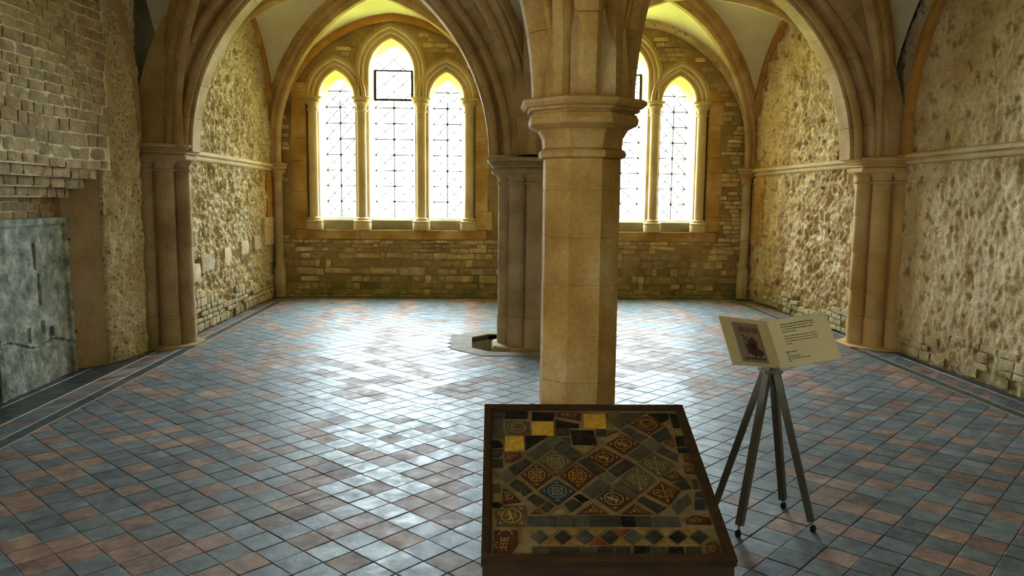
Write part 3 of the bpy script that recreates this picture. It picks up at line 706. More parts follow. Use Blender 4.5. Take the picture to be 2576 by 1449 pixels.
def tile_vf(poly, dz=0, tilt=(0, 0), gap=.0016, ch=.0025):
    cx_ = sum(p[0] for p in poly)/len(poly); cy_ = sum(p[1] for p in poly)/len(poly); n = len(poly)
    def inset(d): return [(p[0]+(cx_-p[0])*d/max(.01, math.hypot(cx_-p[0], cy_-p[1])), p[1]+(cy_-p[1])*d/max(.01, math.hypot(cx_-p[0], cy_-p[1]))) for p in poly]
    a, b = inset(gap*1.4), inset((gap+ch)*1.4); zt = lambda p: dz+(p[0]-cx_)*tilt[0]+(p[1]-cy_)*tilt[1]
    v = [(p[0], p[1], -.012) for p in a]+[(p[0], p[1], zt(p)-.002) for p in a]+[(p[0], p[1], zt(p)) for p in b]
    f = [(i, (i+1) % n, n+(i+1) % n, n+i) for i in range(n)]+[(n+i, n+(i+1) % n, 2*n+(i+1) % n, 2*n+i) for i in range(n)]+[tuple(range(2*n, 3*n))]
    return v, f
class Stuff:
    def __init__(s): s.v, s.f, s.c = [], [], []
    def add(s, vf, c):
        n = len(s.v); s.v += vf[0]; s.f += [tuple(i+n for i in q) for q in vf[1]]; s.c += [c]*len(vf[0])
    def obj(s, name, mat, parent, kind=None):
        me = mesh(name, s.v, s.f, mat); at = me.attributes.new('col', 'FLOAT_COLOR', 'POINT')
        at.data.foreach_set('color', np.array([(c, c, c, 1) for c in s.c], np.float32).ravel())
        o = bpy.data.objects.new(name, me); link(o, parent); return props(o, kind=kind)
X0, X1, YF = -3.005, 4.075, 12.33
tiles, edge = [], {'r': Stuff(), 'g': Stuff()}
for i in range(-110, 60):
    for j in range(-30, 130):
        u, v_ = UO+i*T, VO+j*T; cx_, cy_ = uvxy(u+T/2, v_+T/2)
        if not (X0-.12 < cx_ < X1+.12 and .9 < cy_ < YF+.12): continue
        if inside((cx_, cy_), [(KX+(p[0]-KX)*.93, 8.5+(p[1]-8.5)*.93) for p in KO]): continue
        poly = [uvxy(u, v_), uvxy(u, v_+T), uvxy(u+T, v_+T), uvxy(u+T, v_)][::-1]
        full = all(X0 < p[0] < X1 and p[1] < YF for p in poly)
        red = is_red(i, j)
        if full:
            px, py, d = project((cx_, cy_, 0)); vis = d > 0 and -20 < px < 2596 and py < 1470
            hid = (1225 < px < 1850 and py > 1030 and (px-1225) > 0 and px < 1717+(py-1020)*.35)
            tiles.append((d if vis and not hid else 99+d, i, j, cx_, cy_, poly, red))
        else:
            for p, n in (((X0, 0), (1, 0)), ((X1, 0), (-1, 0)), ((0, YF), (0, -1))): poly = clip(poly, p, n)
            if len(poly) > 2 and abs(area2(poly)) > .0008:
                if area2(poly) < 0: poly = poly[::-1]
                edge['r' if red else 'g'].add(tile_vf(poly), random.random())
tiles.sort(key=lambda q: q[0])
TME = {}
for red in (0, 1):
    for k in range(10):
        ch = [(-T/2, -T/2), (T/2, -T/2), (T/2, T/2), (-T/2, T/2)]
        ch = [(x+random.uniform(-.0015, .0015), y+random.uniform(-.0015, .0015)) for x, y in ch]
        st = Stuff(); st.add(tile_vf(ch), random.random()); me = mesh('tile', st.v, st.f, REDT if red else GREYT)
        at = me.attributes.new('col', 'FLOAT_COLOR', 'POINT'); at.data.foreach_set('color', np.array([(c, c, c, 1) for c in st.c], np.float32).ravel()); TME[red, k] = me
for q in tiles[:300]:
    o = bpy.data.objects.new('tile', TME[int(q[6]), random.randrange(10)]); link(o, flo, (q[3], q[4], random.uniform(-.0012, .0012)))
    o.rotation_euler = (random.gauss(0, .005), random.gauss(0, .005), PI/4+random.randrange(4)*PI/2)
rest = {'r': Stuff(), 'g': Stuff()}
for q in tiles[300:]:
    poly = q[5] if area2(q[5]) > 0 else q[5][::-1]
    rest['r' if q[6] else 'g'].add(tile_vf(poly, random.uniform(-.001, .001), (random.gauss(0, .0045), random.gauss(0, .0045))), random.random())
for d_, nm in ((rest, 'distant_tiles'), (edge, 'cut_edge_tiles')):
    d_['r'].obj(nm, REDT, flo, 'stuff'); d_['g'].obj(nm, GREYT, flo, 'stuff')
# borders: slate strips, lime lines, a band of diagonal tiles along each side
band = {'r': Stuff(), 'g': Stuff()}
def diag_band(xa, xb, y0, y1):
    s = .15/2**.5; k = 0; y = y0
    while y < y1:
        for c in (0, 1):
            poly = [(xa, y+c*.107), (xb, y+c*.107+(xb-xa)), (xb, y+c*.107+(xb-xa)+.107), (xa, y+c*.107+.107)]
            band['r' if random.random() < .5 else 'g'].add(tile_vf(poly if area2(poly) > 0 else poly[::-1]), random.random())
        y += .214
diag_band(-3.31, -3.125, 1.2, 12.1); diag_band(4.195, 4.40, 1.2, 12.1)
band['r'].obj('border_tiles', REDT, flo, 'stuff'); band['g'].obj('border_tiles', GREYT, flo, 'stuff')
def strip(xa, xb, y0, y1, ln):
    y = y0
    while y < y1:
        l_ = ln*random.uniform(.8, 1.2); st = Stuff(); st.add(tile_vf([(xa, y), (xb, y), (xb, min(y1, y+l_)), (xa, min(y1, y+l_))], .0005), random.random())
        st.obj('slate_strip', SLATE, flo); y += l_
strip(-3.113, -3.015, 3.5, 12.3, .5); strip(4.085, 4.183, 3.5, 12.3, .5)
strip(-3.58, -3.318, 4.5, 12.3, .6); strip(-3.84, -3.585, 4.5, 7.5, .6); strip(4.408, 4.70, 4.5, 12.3, .6)
x = -3.3
while x < 4.4:
    l_ = random.uniform(.45, .7); st = Stuff(); st.add(tile_vf([(x, 12.335), (x+l_, 12.335), (x+l_, 12.56), (x, 12.56)], .0005), random.random()); st.obj('slate_strip', SLATE, flo); x += l_
lm = MB()
for x in (-3.119, -3.010, 4.080, 4.189): lm.box((x-.0035, 3.0, -.01), (x+.0035, 12.3, .0012))
lm.box((-3.317, 3.0, -.01), (-3.312, 12.3, .001)); lm.obj('lime_line', LIMEL, flo)
box('wall_kerb', (XL, 12.50, -.01), (XR, 12.6, .03), RUBBLE, flo)
# sunken octagonal kerb round the clustered column
pit = empty('column_kerb', (KX, 8.45, 0), 'sunken octagonal concrete kerb in the tiles round the foot of the clustered column', 'kerb', None, 'structure')
n = len(KO)
for i in range(n):
    a, b, c, d = KO[i], KO[(i+1) % n], KI[(i+1) % n], KI[i]
    sh = lambda p, q, t=.0012: (p[0]+(q[0]-p[0])*t, p[1]+(q[1]-p[1])*t)
    v, f = prism_vf([sh(a, b), sh(b, a), sh(c, d), sh(d, c)], -.26, .006); fix(obj('kerb_stone', v, f, KERB, pit))
v, f = prism_vf(KI, -.30, -.20); fix(obj('pit_floor', v, f, KERB, pit))
lathe('footing', [(.44, -.2), (.44, -.005), (.42, .0)], 8, (XC+.02, Y1), PIER, pit, 30, PI/8, True)

# ------------------------------------------------------------------ grave slab leaning in the recess
sb = empty('stone_slab', (-3.68, 6.52, 0), 'weathered grey grave slab with raised rim leaning in the recess on the left', 'stone slab', None, 'thing')
S0, SW, SH, ST_ = V(-3.66, 5.93, 0), 1.15, 1.40, .09
eu = V(-.02, 1, 0)/np.linalg.norm(V(-.02, 1, 0)); ev = V(-.02, 0, 1); ev = ev/np.linalg.norm(ev); en = np.cross(eu, ev)
nu, nv = 84, 104; vv = []
for i in range(nu+1):
    for j in range(nv+1):
        a, b = i/nu*SW, j/nv*SH
        rim = min(a, SW-a, SH-b); d = .02 if rim < .055 else (.0 if rim > .07 else .02*(.07-rim)/.015)
        d += .010*fbm(a*7, b*5, 41, 4)+.012*min(0, fbm(a*4+3, b*3, 47, 3)+.12)
        for (ca, cb, wa, wb) in ((.62, 1.08, .018, .11), (.66, .80, .018, .13), (.68, .48, .03, .05), (.80, .43, .025, .04), (.45, .45, .02, .06)):
            if abs(a-ca) < wa and abs(b-cb) < wb: d -= .022
        if abs(b-(.28+.12*(SW-a)+.03*math.sin(a*9))) < .008: d -= .018
        ea = .006*vn(b*9, 1.0, 3)*(i in (0, nu)); p = S0+eu*(a+ea)+ev*b+en*d; vv.append(p)
F_ = len(vv); nn = nv+1
ff = [(i*nn+j, (i+1)*nn+j, (i+1)*nn+j+1, i*nn+j+1) for i in range(nu) for j in range(nv)]
rg = [i*nn for i in range(nu+1)]+[nu*nn+j for j in range(1, nn)]+[i*nn+nv for i in range(nu-1, -1, -1)]+[j for j in range(nv-1, 0, -1)]
vv += [vv[k]-en*ST_ for k in rg]; K = len(rg); ff += [(rg[k], F_+k, F_+(k+1) % K, rg[(k+1) % K]) for k in range(K)]; ff.append(tuple(F_+k for k in range(K)))
fix(obj('slab_body', vv, ff, SLAB, sb, 40))
for a, b in ((SW+.012, 1.20), (SW+.012, .36), (.0, .48), (-.012, 1.2)):
    p = S0+eu*a+ev*b+en*.012; MB().bar(p-en*.07, p+en*.012, .02, .02).bar(p+en*.004-eu*.02*(1 if a > .5 else -1), p+en*.004+eu*.008, .02, .016).obj('iron_clip', IRON, sb)

# ------------------------------------------------------------------ display box of medieval tiles
B0 = V(.0133, 2.55, .3494); B1 = V(.9111, 2.533, .3494); B2 = V(.0292, 3.3932, .6755)
bx = (B1-B0)/np.linalg.norm(B1-B0); by = (B2-B0)/np.linalg.norm(B2-B0); bz = np.cross(bx, by); BW, BL = .898, .904
bp = lambda u, v, h=0: B0+bx*u+by*v+bz*h
bd = empty('tile_display_box', (B0+B2)/2*V(1, 1, 0)+bx*BW/2, 'sloping dark oak box displaying patterned medieval floor tiles in front of the column', 'display')
def bprism(name, poly, h0, h1, mat, parent=bd, **kw):
    n = len(poly)
    if area2(poly) < 0: poly = poly[::-1]
    v = [bp(p[0], p[1], h0) for p in poly]+[bp(p[0], p[1], h1) for p in poly]
    return obj(name, v, [tuple(range(n))[::-1], tuple(range(n, 2*n))]+[(i, (i+1) % n, n+(i+1) % n, n+i) for i in range(n)], mat, parent, **kw)
fw = .032
bprism('frame_rail', [(0, -.004), (BW, -.004), (BW, .028), (0, .028)], -.028, .004, WOOD); bprism('frame_rail', [(0, BL-fw), (BW, BL-fw), (BW, BL), (0, BL)], -.028, .004, WOOD)
bprism('frame_rail', [(0, .0285), (fw-.005, .0285), (fw-.005, BL-fw-.0005), (0, BL-fw-.0005)], -.028, .004, WOOD); bprism('frame_rail', [(BW-fw, .0285), (BW, .0285), (BW, BL-fw-.0005), (BW-fw, BL-fw-.0005)], -.028, .004, WOOD)
bprism('frame_bead', [(fw-.004, .029), (fw+.004, .029), (fw+.004, BL-fw-.001), (fw-.004, BL-fw-.001)], -.02, -.001, WOOD); bprism('frame_bead', [(BW-fw-.006, .029), (BW-fw, .029), (BW-fw, BL-fw-.001), (BW-fw-.006, BL-fw-.001)], -.02, -.001, WOOD)
bprism('grout_bed', [(fw-.005, .028), (BW-fw, .028), (BW-fw, BL-fw), (fw-.005, BL-fw)], -.028, -.009, GROUT)
# side boards down to the floor
def wedge(p, q, th, side):
    n_ = V(*side); v = []
    for o_ in (0, th):
        for a in (p, q): b = a-bz*.029; v += [(b-n_*o_)*V(1, 1, 0), b-n_*o_]
    return v, [(0, 2, 3, 1), (4, 5, 7, 6), (0, 1, 5, 4), (2, 6, 7, 3), (1, 3, 7, 5), (0, 4, 6, 2)]
ins = .004
for nm, p, q, s in (('front_board', bp(ins, ins), bp(BW-ins, ins), -by*V(1, 1, 0)), ('back_board', bp(ins, BL-ins), bp(BW-ins, BL-ins), by*V(1, 1, 0)), ('side_board', bp(ins, .03), bp(ins, BL-.03), -bx), ('side_board', bp(BW-ins, .03), bp(BW-ins, BL-.03), bx)):
    s = s/np.linalg.norm(s); v, f = wedge(p, q, .022, s); fix(obj(nm, v, f, WOOD, bd))
TM = {k: material(n, c, 25, r, .3, 120, .12, .35, spec=.3, dist=.003) for k, n, c, r in (
    ('dk', 'worn_dark_glazed_tile', ['#231f18', '#312b20', '#433c2e'], .5), ('bk', 'black_glazed_tile', ['#0d0c0c', '#161414', '#24201c'], .3), ('yl', 'yellow_glazed_tile', ['#a87c24', '#c0932f', '#caa145'], .45),
    ('yd', 'dull_yellow_tile', ['#6e5a2c', '#86703a', '#94804a'], .6), ('gr', 'worn_grey_tile', ['#37312502'[:7], '#463e2f', '#564d3b'], .7), ('gg', 'worn_buff_tile', ['#4b4632', '#5b553e', '#6b6449'], .7),
    ('er', 'red_brown_inlaid_tile', ['#331a0f', '#45241400'[:7], '#573220'], .4), ('oc', 'orange_worn_tile', ['#6f4c22', '#85602e', '#8f7544'], .6), ('rd', 'brick_red_tile', ['#6a2a14', '#7c341a', '#8a4526'], .6), ('bl', 'blue_black_tile', ['#1c2226', '#283036', '#323c42'], .45),
    ('eg', 'faded_inlaid_tile', ['#453520', '#55432b', '#62523a'], .55))}
INL = {'r': flat('yellow_inlay', '#a88238', .5), 'g': flat('faded_buff_inlay', '#8c7b4c', .6), 'o': flat('orange_inlay', '#a8762e', .5), 'k': flat('pale_buff_inlay', '#a58f58', .5), 'b': flat('grey_buff_inlay', '#83795c', .6), '1': flat('rose_buff_inlay', '#8a7452', .6)}
def stroke(P, w):                                # polyline as a flat ribbon, in unit tile space
    v, f = [], []; P = np.array(P, float)
    for i in range(len(P)):
        t = P[min(i+1, len(P)-1)]-P[max(i-1, 0)]; n = V(-t[1], t[0])/max(1e-9, np.hypot(*t)); ww = w if np.isscalar(w) else w[i]
        v += [P[i]+n*ww/2, P[i]-n*ww/2]
    for i in range(len(P)-1): f.append((2*i, 2*i+1, 2*i+3, 2*i+2))
    return v, f
def circ(c, r, a0=0, a1=360, n=20): return [(c[0]+r*math.cos(math.radians(a)), c[1]+r*math.sin(math.radians(a))) for a in np.linspace(a0, a1, n)]
def disc(c, r, n=8): return [V(*p) for p in circ(c, r, 0, 360*(n-1)/n, n)], [tuple(range(n))]
def pattern(k):
    S = []
    corners = [(.86*a, .86*b) for a in (-1, 1) for b in (-1, 1)]
    def trefoil(c, s=.11):
        d = V(*c)/np.hypot(*c); n = V(-d[1], d[0]); c = V(*c)*.92
        for o_ in (d*s*.5, n*s*.9-d*s*.4, -n*s*.9-d*s*.4): S.append(disc(c-d*.1+o_, s*.62))
    if k in '23':
        S.append(stroke(circ((0, 0), .70), .085))
        for c in corners: trefoil(c)
    if k == '2':
        S.append(stroke(circ((0, 0), .12, n=12), .06))
        for q in range(4):
            a = math.radians(45+90*q); S.append(stroke([(.15*math.cos(a), .15*math.sin(a)), (.68*math.cos(a), .68*math.sin(a))], .06))
            b = math.radians(90*q); S.append(stroke([(.15*math.cos(b), .15*math.sin(b)), (.45*math.cos(b), .45*math.sin(b))], .05)); S.append(disc((.5*math.cos(b), .5*math.sin(b)), .09))
            for sg in (-1, 1): S.append(disc((.40*math.cos(a+sg*.45), .40*math.sin(a+sg*.45)), .08))
    if k == '3':                                  # rampant beast in a roundel
        S.append(stroke([(-.1, -.42), (-.05, -.2), (0, .0), (-.08, .2), (-.16, .36)], [.16, .2, .15, .22, .14])); S.append(disc((-.2, .40), .12))
        for p in ([(-.1, .2), (-.3, .22), (-.44, .12)], [(-.05, .08), (-.28, .02), (-.4, -.08)], [(-.05, -.22), (-.2, -.4), (-.36, -.42)], [(0, -.2), (.14, -.36), (.1, -.55)]): S.append(stroke(p, [.1, .08, .07]))
        S.append(stroke([(.0, -.18), (.25, -.2), (.38, -.02), (.26, .12), (.14, .25), (.25, .42), (.42, .36)], .07))
    if k == '1':
        S.append(stroke(circ((0, 0), .78, n=24), .07)); S.append(stroke(circ((.05, .05), .55, -60, 230, 20), .12)); S.append(stroke(circ((0, 0), .3, 100, 380, 14), .07))
        for c in corners: S.append(disc(c, .09))
    if k == '4':                                  # paired scrolls with a stem
        S.append(stroke([(-.75, -.75), (-.1, -.1), (.75, .75)], .08))
        for sg in (1, -1):
            c = (.38*sg, -.38*sg); S.append(stroke(circ(c, .34, -45, 260, 18), .08)); S.append(disc(c, .12)); S.append(stroke([(-.35, -.35), (-.35+.32*sg, -.35-.32*sg)], .07)); S.append(disc((-.4+.36*sg, -.4-.36*sg), .09))
        S.append(disc((-.72, -.72), .13)); S.append(disc((.5, .5), .10))
    if k == '5':                                  # little castle
        for z in (-.5, .1): S.append(stroke([(-.4, z), (.4, z)], .09))
        for x in (-.32, 0, .32): S.append(stroke([(x, -.5), (x, .1)], .07)); S.append(stroke([(x, .18), (x, .34)], .16))
        S.append(stroke([(-.32, -.2), (.32, -.2)], .06)); S.append(stroke(circ((0, .3), .7, 20, 160, 14), .08)); S.append(stroke(circ((-.6, -.3), .25, 90, 270, 10), .08)); S.append(stroke(circ((.1, -.8), .3, 0, 180, 10), .08))
    if k == 'e':                                  # broken scroll fragments
        S.append(stroke(circ((-.1, 0), .45, 20, 300, 16), .13)); S.append(disc((-.1, 0), .17)); S.append(stroke([(.2, -.5), (.5, -.2), (.62, .3)], .11)); S.append(disc((-.65, .5), .13)); S.append(disc((.6, .6), .12)); S.append(disc((-.6, -.55), .12))
    return S
BOARD = '''dk 0.03,0.869 0.087,0.869 0.087,0.817 0.031,0.817;bk 0.09,0.866 0.197,0.863 0.191,0.81 0.089,0.813;bk 0.211,0.857 0.316,0.856 0.307,0.8 0.209,0.798;er 0.322,0.856 0.431,0.855 0.425,0.796 0.323,0.828;yl 0.44,0.845 0.541,0.846 0.533,0.747 0.436,0.748;eg 0.548,0.857 0.607,0.858 0.594,0.738 0.564,0.765 0.544,0.815;gr 0.611,0.856 0.727,0.856 0.599,0.751;bk 0.729,0.851 0.822,0.851 0.821,0.816 0.783,0.784 0.755,0.816;bk 0.828,0.851 0.864,0.849 0.856,0.748 0.827,0.748;gr 0.032,0.81 0.083,0.81 0.083,0.758 0.034,0.758;e1 0.092,0.799 0.196,0.795 0.195,0.697 0.092,0.699;yl 0.207,0.79 0.304,0.791 0.3,0.694 0.205,0.697;bk 0.313,0.805 0.418,0.771 0.413,0.746 0.311,0.75;dk 0.312,0.741 0.369,0.741 0.369,0.693 0.308,0.693;bk 0.372,0.732 0.473,0.728 0.481,0.633 0.375,0.633;dk 0.485,0.737 0.53,0.738 0.529,0.689 0.482,0.692;er 0.533,0.73 0.582,0.727 0.532,0.694;gr 0.034,0.752 0.083,0.752 0.084,0.673 0.035,0.673;bk 0.031,0.657 0.063,0.662 0.082,0.632 0.082,0.615 0.032,0.615;yl 0.091,0.685 0.17,0.688 0.171,0.595 0.087,0.595;bk 0.178,0.69 0.273,0.691 0.175,0.597;gr 0.327,0.682 0.368,0.683 0.369,0.633;yd 0.377,0.625 0.472,0.623 0.423,0.574;dk 0.032,0.603 0.082,0.603 0.08,0.574 0.063,0.552 0.034,0.556;er 0.088,0.582 0.156,0.583 0.158,0.55 0.115,0.52 0.089,0.526;dk 0.034,0.542 0.08,0.542 0.081,0.491 0.035,0.491;gg 0.262,0.662 0.303,0.691 0.339,0.658 0.295,0.618;gr 0.18,0.573 0.259,0.65 0.288,0.616 0.213,0.534;gr 0.338,0.654 0.376,0.608 0.337,0.568 0.297,0.608;gr 0.379,0.604 0.411,0.563 0.373,0.527 0.34,0.565;e2g 0.226,0.526 0.294,0.608 0.368,0.523 0.293,0.434;e2r 0.147,0.445 0.217,0.517 0.283,0.441 0.21,0.364;e2o 0.304,0.441 0.378,0.515 0.45,0.438 0.373,0.357;e2b 0.217,0.353 0.292,0.419 0.365,0.35 0.287,0.276;dk 0.101,0.487 0.174,0.542 0.199,0.518 0.132,0.441;gg 0.05,0.441 0.099,0.475 0.126,0.437 0.093,0.396;dk 0.103,0.389 0.131,0.422 0.168,0.393 0.139,0.349;dk 0.147,0.346 0.168,0.386 0.195,0.353 0.156,0.325;e3r 0.426,0.551 0.5,0.613 0.573,0.551 0.5,0.484;e3r 0.516,0.634 0.595,0.703 0.662,0.638 0.583,0.568;gr 0.596,0.729 0.628,0.754 0.658,0.716 0.629,0.69;gr 0.632,0.685 0.663,0.712 0.703,0.685 0.659,0.653;e1o 0.642,0.774 0.718,0.839 0.792,0.77 0.711,0.699;dk 0.387,0.527 0.421,0.551 0.496,0.468 0.453,0.442;dk 0.504,0.472 0.585,0.543 0.622,0.508 0.535,0.434;gg 0.463,0.438 0.498,0.465 0.529,0.427 0.493,0.39;gr 0.385,0.353 0.461,0.423 0.502,0.382 0.423,0.311;gg 0.672,0.634 0.713,0.677 0.75,0.643 0.715,0.601;gr 0.599,0.568 0.669,0.63 0.706,0.592 0.633,0.527;dk 0.718,0.694 0.797,0.757 0.808,0.686 0.746,0.651;er 0.766,0.651 0.808,0.686 0.805,0.618;gr 0.719,0.592 0.752,0.622 0.811,0.568 0.799,0.524;e4g 0.634,0.519 0.707,0.584 0.782,0.504 0.704,0.427;e4g 0.552,0.427 0.624,0.508 0.692,0.416 0.617,0.339;gr 0.512,0.382 0.547,0.412 0.612,0.339 0.588,0.314;e4r 0.637,0.339 0.706,0.408 0.774,0.354 0.715,0.276;e3k 0.436,0.311 0.501,0.375 0.582,0.311 0.503,0.239;er 0.716,0.435 0.775,0.469 0.806,0.42 0.747,0.411;dk 0.755,0.397 0.811,0.42 0.82,0.368 0.778,0.361;bk 0.353,0.325 0.376,0.339 0.411,0.307 0.382,0.29;dk 0.312,0.283 0.346,0.311 0.381,0.283 0.333,0.239;dk 0.173,0.311 0.197,0.339 0.244,0.297 0.208,0.269;dk 0.223,0.262 0.249,0.293 0.272,0.273 0.24,0.235;er 0.182,0.232 0.208,0.256 0.228,0.232;yd 0.259,0.229 0.3,0.259 0.322,0.229;er 0.351,0.229 0.421,0.286 0.475,0.232;er 0.523,0.229 0.578,0.283 0.64,0.229;dk 0.591,0.304 0.62,0.325 0.7,0.262 0.662,0.232;gr 0.719,0.269 0.798,0.339 0.806,0.297 0.734,0.225;gr 0.037,0.393 0.067,0.396 0.07,0.346 0.04,0.346;yd 0.042,0.335 0.069,0.335 0.07,0.298 0.042,0.298;bk 0.036,0.286 0.062,0.29 0.077,0.276 0.074,0.259 0.04,0.266;er 0.078,0.367 0.1,0.36 0.148,0.293 0.079,0.283;er 0.048,0.249 0.091,0.249 0.09,0.212 0.05,0.212;e3d 0.059,0.272 0.163,0.273 0.161,0.165 0.052,0.167;yd 0.827,0.728 0.859,0.726 0.86,0.699 0.823,0.702;bk 0.822,0.69 0.857,0.69 0.852,0.63 0.817,0.626;bk 0.814,0.613 0.856,0.614 0.858,0.583 0.814,0.583;er 0.832,0.576 0.86,0.568 0.86,0.512 0.825,0.532;er 0.819,0.504 0.861,0.504 0.859,0.45 0.814,0.458;dk 0.832,0.42 0.85,0.42 0.848,0.368 0.827,0.364;bl 0.83,0.346 0.851,0.35 0.857,0.321 0.822,0.321;bl 0.819,0.307 0.854,0.311 0.848,0.252 0.806,0.252;er 0.758,0.202 0.802,0.225 0.852,0.209 0.853,0.176 0.758,0.179;gr 0.17,0.219 0.283,0.219 0.279,0.167 0.166,0.167;gr 0.285,0.221 0.343,0.221 0.341,0.167 0.281,0.167;gr 0.346,0.221 0.399,0.221 0.394,0.167 0.343,0.167;dk 0.402,0.222 0.514,0.221 0.513,0.166 0.397,0.167;bk 0.516,0.219 0.572,0.219 0.571,0.166 0.516,0.166;dk 0.574,0.215 0.631,0.217 0.629,0.166 0.575,0.166;gr 0.634,0.212 0.737,0.215 0.738,0.166 0.632,0.164;e5r 0.045,0.148 0.132,0.148 0.133,0.086 0.104,0.035 0.043,0.035;er 0.806,0.079 0.84,0.094 0.859,0.069 0.846,0.028 0.798,0.028;gr 0.174,0.116 0.21,0.149 0.241,0.116 0.206,0.083;dk 0.26,0.116 0.296,0.149 0.327,0.116 0.291,0.082;gr 0.342,0.116 0.379,0.149 0.41,0.116 0.372,0.082;dk 0.431,0.116 0.469,0.149 0.498,0.116 0.46,0.082;gr 0.515,0.116 0.554,0.149 0.583,0.116 0.544,0.082;dk 0.593,0.116 0.633,0.149 0.66,0.116 0.62,0.082;bk 0.68,0.116 0.72,0.149 0.747,0.116 0.706,0.082;dk 0.759,0.116 0.801,0.149 0.827,0.116 0.785,0.082;yd 0.219,0.155 0.285,0.154 0.251,0.121;oc 0.216,0.079 0.25,0.112 0.282,0.079;oc 0.304,0.154 0.37,0.154 0.335,0.12;oc 0.299,0.079 0.334,0.112 0.365,0.079;oc 0.391,0.154 0.457,0.154 0.421,0.12;rd 0.384,0.079 0.42,0.112 0.45,0.079;rd 0.478,0.154 0.545,0.154 0.508,0.12;oc 0.469,0.078 0.506,0.112 0.536,0.078;oc 0.56,0.154 0.627,0.154 0.589,0.12;yd 0.549,0.078 0.587,0.111 0.616,0.078;yd 0.643,0.154 0.71,0.154 0.671,0.12;oc 0.63,0.078 0.669,0.111 0.697,0.078;oc 0.728,0.154 0.794,0.154 0.754,0.12;yd 0.712,0.078 0.752,0.111 0.779,0.078;gr 0.18,0.069 0.24,0.069 0.239,0.029 0.177,0.029;dk 0.242,0.069 0.293,0.069 0.291,0.029 0.238,0.029;dk 0.295,0.069 0.353,0.069 0.35,0.029 0.291,0.029;gr 0.36,0.069 0.414,0.069 0.411,0.028 0.354,0.029;dk 0.416,0.069 0.472,0.069 0.468,0.028 0.41,0.028;dk 0.479,0.069 0.532,0.069 0.527,0.028 0.472,0.028;bk 0.544,0.069 0.602,0.069 0.596,0.028 0.536,0.028;gr 0.606,0.069 0.662,0.069 0.655,0.028 0.598,0.028;bk 0.669,0.069 0.724,0.068 0.717,0.028 0.659,0.028;dk 0.733,0.068 0.789,0.068 0.781,0.028 0.723,0.028'''
for it in BOARD.split(';'):
    kd, *ps = it.split(); poly = [tuple(map(float, p.split(','))) for p in ps]
    if len(poly) > 2:
        cx_, cy_ = sum(p[0] for p in poly)/len(poly), sum(p[1] for p in poly)/len(poly)
        poly = [(p[0]+(cx_-p[0])*.02, p[1]+(cy_-p[1])*.02) for p in poly]
    tm = TM[kd] if kd in TM else TM['er' if kd[2] in 'rok' else ('bl' if kd[2] == 'b' else 'eg')] if len(kd) > 2 else TM['eg']
    o = bprism('tile', poly, -.012, -.0045+random.uniform(-.001, .001), tm)
    if kd[0] == 'e':
        pk = kd[1] if kd[1] in '12345' else 'e'; ik = kd[2] if len(kd) > 2 and kd[2] in INL else ('1' if kd == 'e1' else ('g' if kd == 'eg' else 'r'))
        if kd == 'e3d': ik = 'r'
        q = poly if len(poly) == 4 else [poly[0], poly[1], poly[2 if len(poly) < 5 else 3], poly[-1]]
        mv, mf = [], []
        top = [(a, b) for a, b in (poly if area2(poly) > 0 else poly[::-1])]
        for sv, sf in pattern(pk):
            for fc in sf:
                pts = []
                for k_ in fc:
                    s_, t_ = (sv[k_][0]+1)/2, (sv[k_][1]+1)/2
                    a = np.array(q[3])*(1-s_)*(1-t_)+np.array(q[2])*s_*(1-t_)+np.array(q[1])*s_*t_+np.array(q[0])*(1-s_)*t_
                    pts.append((a[0], a[1]))
                if area2(pts) < 0: pts = pts[::-1]
                cl = clip_convex(pts, top)
                if len(cl) > 2: n0 = len(mv); mv += [bp(a, b, -.0028) for a, b in cl]; mf.append(tuple(range(n0, n0+len(cl))))
        if mf: obj('inlay', mv, mf, INL[ik], o)

# ------------------------------------------------------------------ information stand
FT = [V(1.247, 3.482, 0), V(1.607, 3.82, 0), V(1.64, 3.528, 0), V(1.214, 3.774, 0)]
cen = sum(FT)/4; hd = V(1.432, 3.645, .80)
stn = empty('information_stand', (cen[0], cen[1], 0), 'four-legged metal stand carrying an open cream information card about the tiles', 'stand')
for p in FT:
    t = hd+(p-cen)*V(.085, .085, 0)+V(0, 0, 0); d = (p-t)/np.linalg.norm(p-t); e = p+V(0, 0, .045)-d*V(1, 1, 0)*.0
    e = t+d*(np.linalg.norm(p-t)-.055)
    lg = MB().bar(t, e, .032, .032, (d[1], -d[0], .0)).obj('leg', LEG, stn)
    q = e+d*.012
    fm = MB(); fm.bar(e-d*.004, e+d*.02, .008); fo = fm.obj('foot', STEEL, lg)
    lathe('rubber_pad', [(.006, .034), (.012, .03), (.016, .018), (.014, .006), (.012, .0)], 12, (e+d*.04)[:2], RUBB, lg, 40)
MB().box((hd[0]-.045, hd[1]-.045, .77), (hd[0]+.045, hd[1]+.045, .785)).obj('top_plate', LEG, stn)
su = V(-.0922, .6138, .784); sl = V(-.275, -.0941, .0413); sr = V(.2872, -.024, .0526); FB = V(1.4768, 3.62, .7935); SHt = .2635
cardo = None
def sheet(name, d, parent):
    n = np.cross(su, d); n = n if n[1] < 0 else -n; n = n/np.linalg.norm(n); P = [FB, FB+d, FB+d+su*SHt, FB+su*SHt]
    v = P+[p-n*.004 for p in P]
    return fix(obj(name, v, [(0, 1, 2, 3), (4, 7, 6, 5), (0, 4, 5, 1), (1, 5, 6, 2), (2, 6, 7, 3), (3, 7, 4, 0)], CARD, parent)), n
shl, nl = sheet('picture_card', sl, stn); shr, nrm_r = sheet('text_card', sr, stn)
